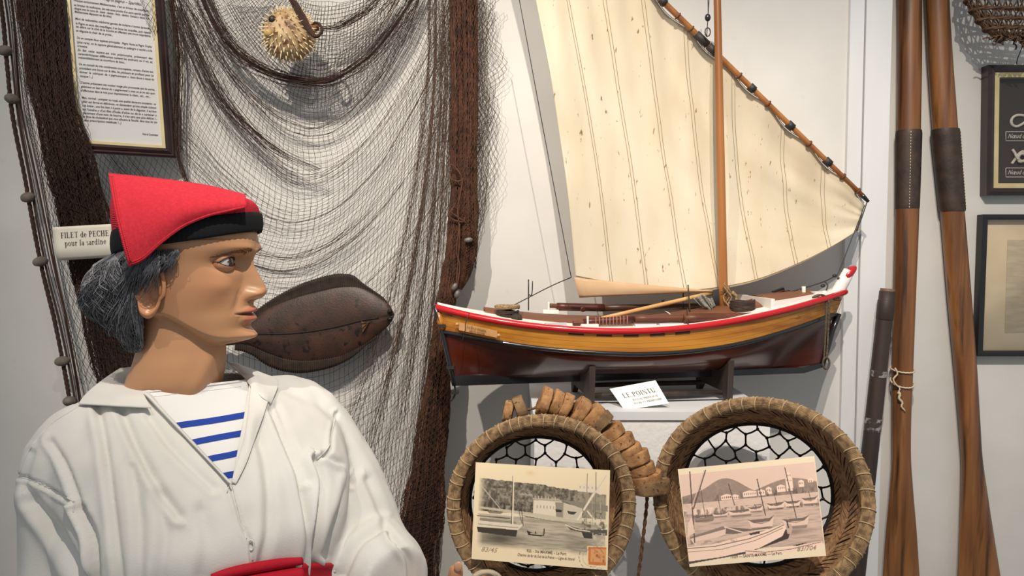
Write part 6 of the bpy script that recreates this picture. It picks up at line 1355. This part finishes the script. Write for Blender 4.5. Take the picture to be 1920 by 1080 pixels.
def remeshed(mb_, vox, smooth_it=6, fac=0.5, sub=0):
    me = mesh_from(mb_); o = bpy.data.objects.new('tmp', me); COL.objects.link(o)
    m = o.modifiers.new('r', 'REMESH'); m.mode = 'VOXEL'; m.voxel_size = vox
    if smooth_it: s = o.modifiers.new('s', 'SMOOTH'); s.iterations = smooth_it; s.factor = fac
    if sub: ss_ = o.modifiers.new('d', 'SUBSURF'); ss_.levels = sub
    dg = bpy.context.evaluated_depsgraph_get(); dg.update(); out = bpy.data.meshes.new_from_object(o.evaluated_get(dg))
    bpy.data.objects.remove(o); bpy.data.meshes.remove(me); return out
def proj(V):          # world (n,3) -> pixels
    d = V-np.array(EYE); xc = d[:, 0]; yc = d @ np.array(_U); zc = d @ np.array(_F); return 960+FPX*xc/zc, 540-FPX*yc/zc
mb = MB()
def cap_grid(m, fn, nu_, nv_):
    b = len(m.v); m.grid(fn, nu_, nv_, wrap_u=True); m.f.append(tuple(b+i for i in range(nu_))[::-1]); m.f.append(tuple(b+(nv_-1)*nu_+i for i in range(nu_)))
cap_grid(mb, lambda u, v: torso_pt(2*PI*u, lerp(-0.30, 0.022, v)), 64, 40)
def limb(m, pts, n=24, sides=20):
    cs = catmull([p[0] for p in pts], n); k = np.linspace(0, 1, len(pts)); rr = spl(k, [p[1] for p in pts]); m.tube(cs, lambda t: float(rr(t)), sides)
limb(mb, [(T(0.0, -0.10, -0.045), 0.050), (T(0.004, -0.132, -0.068), 0.054), (T(0.016, -0.138, -0.12), 0.056), (T(0.028, -0.140, -0.20), 0.058), (T(0.05, -0.148, -0.30), 0.062), (T(0.06, -0.148, -0.36), 0.060)])
E_L = P(668, 1010, 1.03); W_L = P(745, 1085, 0.95)
limb(mb, [(T(-0.004, 0.10, -0.045), 0.050), (T(-0.002, 0.160, -0.064), 0.054), (P(622, 880, 1.06), 0.062), (P(655, 960, 1.04), 0.066), (P(672, 1030, 1.02), 0.070), (P(715, 1075, 0.97), 0.064), (P(745, 1098, 0.94), 0.052)])
bl_me = remeshed(mb, 0.0052, 10, 0.5, 1)
nV = len(bl_me.vertices); V = np.empty(nV*3, np.float32); bl_me.vertices.foreach_get('co', V); V = V.reshape(-1, 3).astype(float)
Nn = np.empty(nV*3, np.float32); bl_me.vertices.foreach_get('normal', Nn); Nn = Nn.reshape(-1, 3).astype(float)
px, py = proj(V); facing = (Nn @ np.array(-_F)) 
disp = np.zeros(nV)
CREASE = [([(186,772),(200,850),(212,950),(226,1090)], 7, .0055, 16), ([(228,768),(250,820),(290,900),(335,965)], 9, .0055, 16), ([(95,828),(122,872),(152,955)], 6, .0050, 12), ([(62,940),(100,990),(140,1060),(160,1090)], 11, .0095, 22), ([(150,955),(172,1010),(178,1090)], 8, .012, 14), ([(33,893),(80,910),(139,944)], 3.5, .0035, 7),
          ([(508,768),(532,820),(562,900),(578,1000),(566,1090)], 6, .0085, 14), ([(592,862),(606,905),(600,960),(585,1090)], 7, .013, 14), ([(606,850),(648,876),(658,905)], 4.5, .0065, 10), ([(655,905),(640,960),(612,1040)], 8, .0070, 16), ([(722,985),(672,1020),(640,1080)], 8, .0065, 16), ([(735,1000),(765,1045),(770,1090)], 7, .007, 12), ([(632,775),(622,815),(618,845),(596,862)], 3.5, .0035, 7), ([(432,912),(455,985),(469,1018),(471,1060)], 4, .0035, 8),
          ([(280,780),(330,850),(400,915)], 8, .0030, 14), ([(520,760),(560,860),(575,900)], 7, .004, 13), ([(480,800),(500,880),(505,990),(490,1060)], 10, .0045, 18), ([(60,850),(45,900),(60,940)], 8, .003, 14), ([(380,960),(390,1010),(380,1080)], 14, .003, 24), ([(690,900),(720,970),(738,1010)], 9, .004, 14), ([(300,930),(310,1000),(300,1090)], 12, .0035, 22), ([(250,880),(262,980),(262,1090)], 10, .0035, 18)]
for pts, w_, amp, shoulder in CREASE:
    c = np.array([tuple(p)[:2] for p in catmull([(x, y, 0) for x, y in pts], 40)]); best = np.full(nV, 1e9); sgn_ = np.zeros(nV)
    for k in range(len(c)-1):
        a, b = c[k], c[k+1]; e = b-a; L2 = e @ e; t = np.clip(((px-a[0])*e[0]+(py-a[1])*e[1])/L2, 0, 1); dx = px-a[0]-t*e[0]; dy = py-a[1]-t*e[1]; dd = np.hypot(dx, dy); m = dd < best; best = np.where(m, dd, best); sgn_ = np.where(m, np.sign(e[0]*dy-e[1]*dx), sgn_)
    fr = ss(0.0, 0.25, facing)
    disp += fr*(-amp*np.exp(-(best/w_)**2) + 0.55*amp*np.exp(-((best-shoulder)/(shoulder*0.6))**2)*(0.55+0.45*sgn_))
for i in range(nV):
    v = V[i]; disp[i] += 0.0038*noise.noise(Vector((v[0]*17, v[1]*17, v[2]*6))) + 0.0016*noise.noise(Vector((v[0]*45+9, v[1]*45, v[2]*18)))
disp = np.maximum(disp, -0.0085)
V2 = V + Nn*disp[:, None]; bl_me.vertices.foreach_set('co', V2.astype(np.float32).ravel()); bl_me.update()
# cut the neck slit and neck hole
bm = bmesh.new(); bm.from_mesh(bl_me)
def eye_plane(p0, p1):
    n_ = ray(*p0).cross(ray(*p1)).normalized(); return n_
def bis(p0, p1): bmesh.ops.bisect_plane(bm, geom=bm.verts[:]+bm.edges[:]+bm.faces[:], plane_co=EYE, plane_no=eye_plane(p0, p1), dist=1e-6)
VL = ((258, 712), (433, 908)); VR = ((474, 690), (434, 908)); NT = ((200, 700), (470, 700))
bis(*VL); bis(*VR)
n1 = eye_plane(*VL); n2 = eye_plane(*VR)
sL = 1 if n1.dot(ray(380, 780)) > 0 else -1; sR = 1 if n2.dot(ray(420, 780)) > 0 else -1
ytop = T(0, 0, 0.006).z
dels = []
for f in bm.faces:
    c = f.calc_center_median(); d_ = c-EYE; lf = (c-NB).dot(Ft)
    if c.z > ytop or (n1.dot(d_)*sL > 0 and n2.dot(d_)*sR > 0 and lf > 0.0 and c.z > NB.z-0.15): dels.append(f)
bmesh.ops.delete(bm, geom=dels, context='FACES'); bm.to_mesh(bl_me); 
bvh = BVHTree.FromBMesh(bm); bm.free()
M_ = wmat(man).inverted()
bl_me.transform(M_)
linen = mat('white_linen', lin((213, 211, 206)), 0.85, c2=lin((205, 202, 196)), scale=10, bump=0.12, bscale=500, spec=0.2, c3=lin((197, 194, 186)), s3=4, a3=(0.5, 0.8))
blouse = finish(bl_me, 'blouse', linen, man, label='loose white linen sailor blouse')
blouse.modifiers.new('thickness', 'SOLIDIFY').thickness = 0.0018
# striped undershirt
mb = MB(); cap_grid(mb, lambda u, v: torso_pt(2*PI*u, lerp(-0.30, 0.012, v), 1.0, -0.0130), 96, 60)
us = mesh_from(mb); bm = bmesh.new(); bm.from_mesh(us); bmesh.ops.bisect_plane(bm, geom=bm.verts[:]+bm.edges[:]+bm.faces[:], plane_co=EYE, plane_no=eye_plane((262, 733), (455, 712)), dist=1e-6)
nh = eye_plane((262, 733), (455, 712)); sh_ = 1 if nh.dot(ray(360, 650)) > 0 else -1
bmesh.ops.delete(bm, geom=[f for f in bm.faces if nh.dot(f.calc_center_median()-EYE)*sh_ > 0], context='FACES'); bm.to_mesh(us); ubvh = BVHTree.FromBMesh(bm); bm.free(); us.transform(M_)
shirt = finish(us, 'undershirt', mat('white_cotton_jersey', lin((214, 213, 211)), 0.8, spec=0.2), man, label='white undershirt with blue stripes'); shirt.modifiers.new('thickness', 'SOLIDIFY').thickness = 0.0015
def hit(bv, x, y, off, fallback=None):
    d_ = ray(x, y).normalized(); r = bv.ray_cast(EYE, d_)
    if r[0] is None: return EYE+d_*(fallback/d_.y) if fallback else None
    return r[0]-d_*off
blue = mat('blue_stripe', lin((34, 62, 146)), 0.8, spec=0.2)
for pts, w_ in (([(320,800),(344,796),(401,788),(464,777),(490,772)], 11.5), ([(345,833),(373,827),(420,818),(466,810),(490,805)], 11.5), ([(370,866),(399,859),(430,853),(455,847),(480,842)], 11.5), ([(400,897),(426,891),(449,887),(470,883)], 12)):
    c = catmull([(x, y, 0) for x, y in pts], 30); mb = MB(); rows = []
    for p in c: rows.append([hit(ubvh, p.x, p.y+dy, 0.0009, 0.9) for dy in (-w_/2, 0, w_/2)])
    mb.grid(lambda u, v: rows[int(round(u*29))][int(round(v*2))], 30, 3); mb.build('stripe', blue, shirt)
mb = MB(); mb.tube([hit(ubvh, lerp(264, 453, k/24), lerp(736.5, 715.5, k/24), 0.0006, 0.93) for k in range(25)], 0.0012, 6); mb.build('neck_hem', MATS['white_cotton_jersey'], shirt)
mb = MB(); mb.tube([hit(ubvh, lerp(268, 452, k/24), lerp(746, 725, k/24), 0.0001, 0.93) for k in range(25)], 0.0005, 5); mb.build('hem_stitch', linen, shirt)
# collar, facings, hems, seams (laid on the blouse)
def patch(name, rows, off, n1=24, n2=24, thick=0.0016, fb=0.95, lift=None, par=blouse):
    """rows: list over v of (inner px, outer px)"""
    inn = catmull([(*r[0], 0) for r in rows], n2); out = catmull([(*r[1], 0) for r in rows], n2); grid = []
    for j in range(n2):
        for i in range(n1):
            p = inn[j].lerp(out[j], i/(n1-1)); grid.append((p.x, p.y))
    xs_ = [g_[0] for g_ in grid]; ys_ = [g_[1] for g_ in grid]; S = []
    for x in np.linspace(min(xs_)-25, max(xs_)+25, 26):
        for y in np.linspace(min(ys_)-10, max(ys_)+35, 26):
            h = hit(bvh, x, y, 0)
            if h is not None and 0.7 < h.y < 1.12 and h.z < ytop+0.01 and (h-NB).dot(Ft) > -0.08: S.append((x, y, h.y))
    S = np.array(S); mx, my = S[:, 0].mean(), S[:, 1].mean(); bas = lambda x, y: np.stack([np.ones_like(x), x, y, x*x, x*y, y*y], -1)
    cf_ = np.linalg.lstsq(bas((S[:, 0]-mx)/100, (S[:, 1]-my)/100), S[:, 2], rcond=None)[0]
    gx = (np.array(xs_)-mx)/100; gy = (np.array(ys_)-my)/100; dep = (bas(gx, gy) @ cf_).reshape(n2, n1)
    for k in range(len(grid)):       # stay just outside the cloth
        h = hit(bvh, grid[k][0], grid[k][1], 0)
        if h is not None and 0.7 < h.y < 1.12: dep[k//n1, k % n1] = min(dep[k//n1, k % n1], h.y)
    for it in range(4):
        pd = np.pad(dep, 1, mode='edge'); dep = np.minimum((pd[:-2, 1:-1]+pd[2:, 1:-1]+pd[1:-1, :-2]+pd[1:-1, 2:])/4, dep)
    for it in range(3):
        pd = np.pad(dep, 1, mode='edge'); dep = (pd[:-2, 1:-1]+pd[2:, 1:-1]+pd[1:-1, :-2]+pd[1:-1, 2:])/4
    dep = dep-off
    mbp = MB(); mbp.grid(lambda u, v: (lambda i, j: P(grid[j*n1+i][0], grid[j*n1+i][1], dep[j, i]-(lift(u, v) if lift else 0)))(int(round(u*(n1-1))), int(round(v*(n2-1)))), n1, n2, flip=True)
    o = mbp.build(name, linen, par); s = o.modifiers.new('thickness', 'SOLIDIFY'); s.thickness = thick; s.offset = 0; ss_ = o.modifiers.new('sub', 'SUBSURF'); ss_.levels = 1; ss_.render_levels = 1; return o
cw = lambda u, v: 0.006*math.sin(PI*u)*v + 0.004*(1-u) + 0.0022*noise.noise(Vector((u*3, v*4, 1)))
patch('collar', [((262, 686), (226, 690)), ((258, 704), (188, 716)), ((264, 728), (160, 740)), ((285, 766), (146, 758))], 0.006, 26, 26, 0.0024, 0.95, cw)
patch('collar', [((426, 678), (444, 681)), ((446, 698), (492, 700)), ((460, 712), (522, 716)), ((478, 736), (508, 758))], 0.007, 22, 22, 0.0024, 0.97, cw)
patch('neck_facing', [((268, 738), (280, 734)), ((292, 762), (306, 768)), ((350, 822), (364, 830)), ((400, 874), (410, 880)), ((430, 907), (436, 908))], 0.003, 8, 30, 0.0016, 0.9, lambda u, v: 0.004*math.sin(PI*u))
patch('neck_facing', [((470, 722), (506, 742)), ((464, 780), (496, 775)), ((458, 820), (480, 818)), ((446, 862), (462, 868)), ((434, 905), (442, 908))], 0.004, 12, 30, 0.0016, 0.92, lambda u, v: 0.006*math.sin(PI*u)*(1-v))
def seam(name, pts, r=0.0009, off=0.0002, par=blouse, m=linen):
    c = catmull([(x, y, 0) for x, y in pts], 40); W3 = [hit(bvh, p.x, p.y, off) for p in c]; W3 = [p for p in W3 if p is not None and p.y < 1.15]
    if len(W3) > 3: mbs = MB(); mbs.tube(W3, r, 5); mbs.build(name, m, par)
seam('armhole_seam', [(34,893),(80,908),(139,941)]); seam('armhole_seam', [(139,941),(137,960)]); seam('armhole_seam', [(630,777),(622,812),(616,838),(594,862)]); seam('shoulder_seam', [(150,760),(90,800),(52,850),(36,888)]); seam('placket_seam', [(436,910),(452,975),(462,1010)]); seam('placket_seam', [(478,1022),(474,1050)])
mb = MB(); c = hit(bvh, 471, 1022, 0.002, 0.82); mb.tube([c+Vector((0.003*math.cos(a), 0, 0.006*math.sin(a))) for a in [2*PI*k/14 for k in range(14)]], 0.0011, 5, closed=True); mb.build('button_loop', linen, blouse)
thread = [(430, 905), (428, 914), (426, 922)]; seam('loose_thread', thread, 0.0006, 0.002)
# sash
sashm = mat('red_sash_cloth', lin((168, 20, 38)), 0.75, bump=0.2, bscale=300, spec=0.2)
mb = MB(); ztop = -0.176
mb.grid(lambda u, v: torso_pt(2*PI*u, lerp(ztop-0.085, ztop, v)+0.003*math.sin(4*PI*u)-0.075*abs(math.sin(2*PI*u))**1.5, 1.0, 0.006+0.003*math.sin(v*9+3*math.sin(4*PI*u))+(0.0 if 0.03 < v < 0.97 else -0.004)), 120, 26, wrap_u=True); sash = mb.build('sash', sashm, man, label='wide red cloth sash')
sash.modifiers.new('thickness', 'SOLIDIFY').thickness = 0.003
pth = [hit(bvh, x, y, 0.008, 0.85) for x, y in ((396,1084),(430,1074),(480,1064),(530,1056),(566,1052))]
mb = MB(); mb.tube(catmull(pth, 24), lambda t: 0.0065*(0.7+0.3*math.sin(PI*t)), 8); mb.build('sash_fold', sashm, sash)
pth = [p-Vector((0, 0.004, 0.016)) for p in pth]; mb = MB(); mb.tube(catmull(pth, 24), 0.010, 8); mb.build('sash_fold', sashm, sash)
# trousers and shoes (below the frame)
mb = MB(); 
for sgn in (-1, 1):
    limb(mb, [(T(0.045, 0.06*sgn, -0.24), 0.12), (T(0.04, 0.085*sgn, -0.42), 0.105), (T(0.03, 0.10*sgn, -0.80), 0.085), (T(0.02, 0.10*sgn, -NB.z+0.05), 0.075)])
mb.build('trousers', mat('navy_trousers', lin((40, 44, 60)), 0.85), man)
for sgn in (-1, 1):
    mb = MB(); mb.ell(T(0.08, 0.10*sgn, -NB.z+0.04), (0.05, 0.13, 0.04), Matrix.Rotation(YAW, 3, 'Z')); mb.build('shoe', mat('black_shoe', (0.02, 0.02, 0.02), 0.4), man)
# left hand: forearm, palm, thumb up, curled fingers
mb = MB()
HYd = 0.885
limb(mb, [(P(725, 1120, 0.96), 0.026), (P(775, 1148, 0.93), 0.023), (P(812, 1152, 0.905), 0.022)], 12, 14)
limb(mb, [(P(805, 1150, 0.91), 0.022), (P(835, 1158, 0.892), 0.026), (P(872, 1160, 0.885), 0.024)], 12, 14)
limb(mb, [(P(836, 1140, 0.885), 0.0125), (P(849, 1110, 0.88), 0.0108), (P(853, 1085, 0.879), 0.0098), (P(856, 1066, 0.878), 0.0088), (P(857, 1062, 0.878), 0.0060)], 20, 12)
for k, (dx, dy, dY) in enumerate(((0, 0, 0), (6, 22, -0.004), (6, 46, -0.006), (0, 68, -0.006))):
    limb(mb, [(P(872+dx, 1142+dy, 0.89+dY), 0.0115), (P(896+dx, 1105+dy, 0.872+dY), 0.0100), (P(912+dx, 1087+dy, 0.868+dY), 0.0094), (P(930+dx, 1098+dy, 0.862+dY), 0.0088), (P(932+dx, 1118+dy, 0.858+dY), 0.0070)], 20, 12)
hm = remeshed(mb, 0.0026, 5, 0.5, 0); hm.transform(M_)
hand = finish(hm, 'hand', mat('tan_hand_skin', lin((186, 132, 94)), 0.36, spec=0.45), man)
mb = MB(); mb.ell(P(859, 1063, 0.8695), (0.0052, 0.0016, 0.0065), Matrix.Rotation(0.2, 3, 'Y')); mb.build('thumbnail', mat('nail', lin((200, 150, 116)), 0.3), hand)
ropeh = thing('held_rope', 'pale braided rope end held in the mannequin hand', 'rope', P(905, 1150, 0.87))
for s_ in range(3):
    mb = MB(); mb.tube([P(912+28*math.cos(a), 1098+26*math.sin(a), 0.866-0.013*math.sin(a*0.5))+Vector((math.cos(k*1.0+s_*2.1), math.sin(k*1.0+s_*2.1), 0))*0.0022 for k, a in enumerate([PI*1.05+PI*1.1*i/60 for i in range(61)])], 0.0024, 6); mb.build('rope_strand', MATS['pale_rope'] if 'pale_rope' in MATS else twine, ropeh)
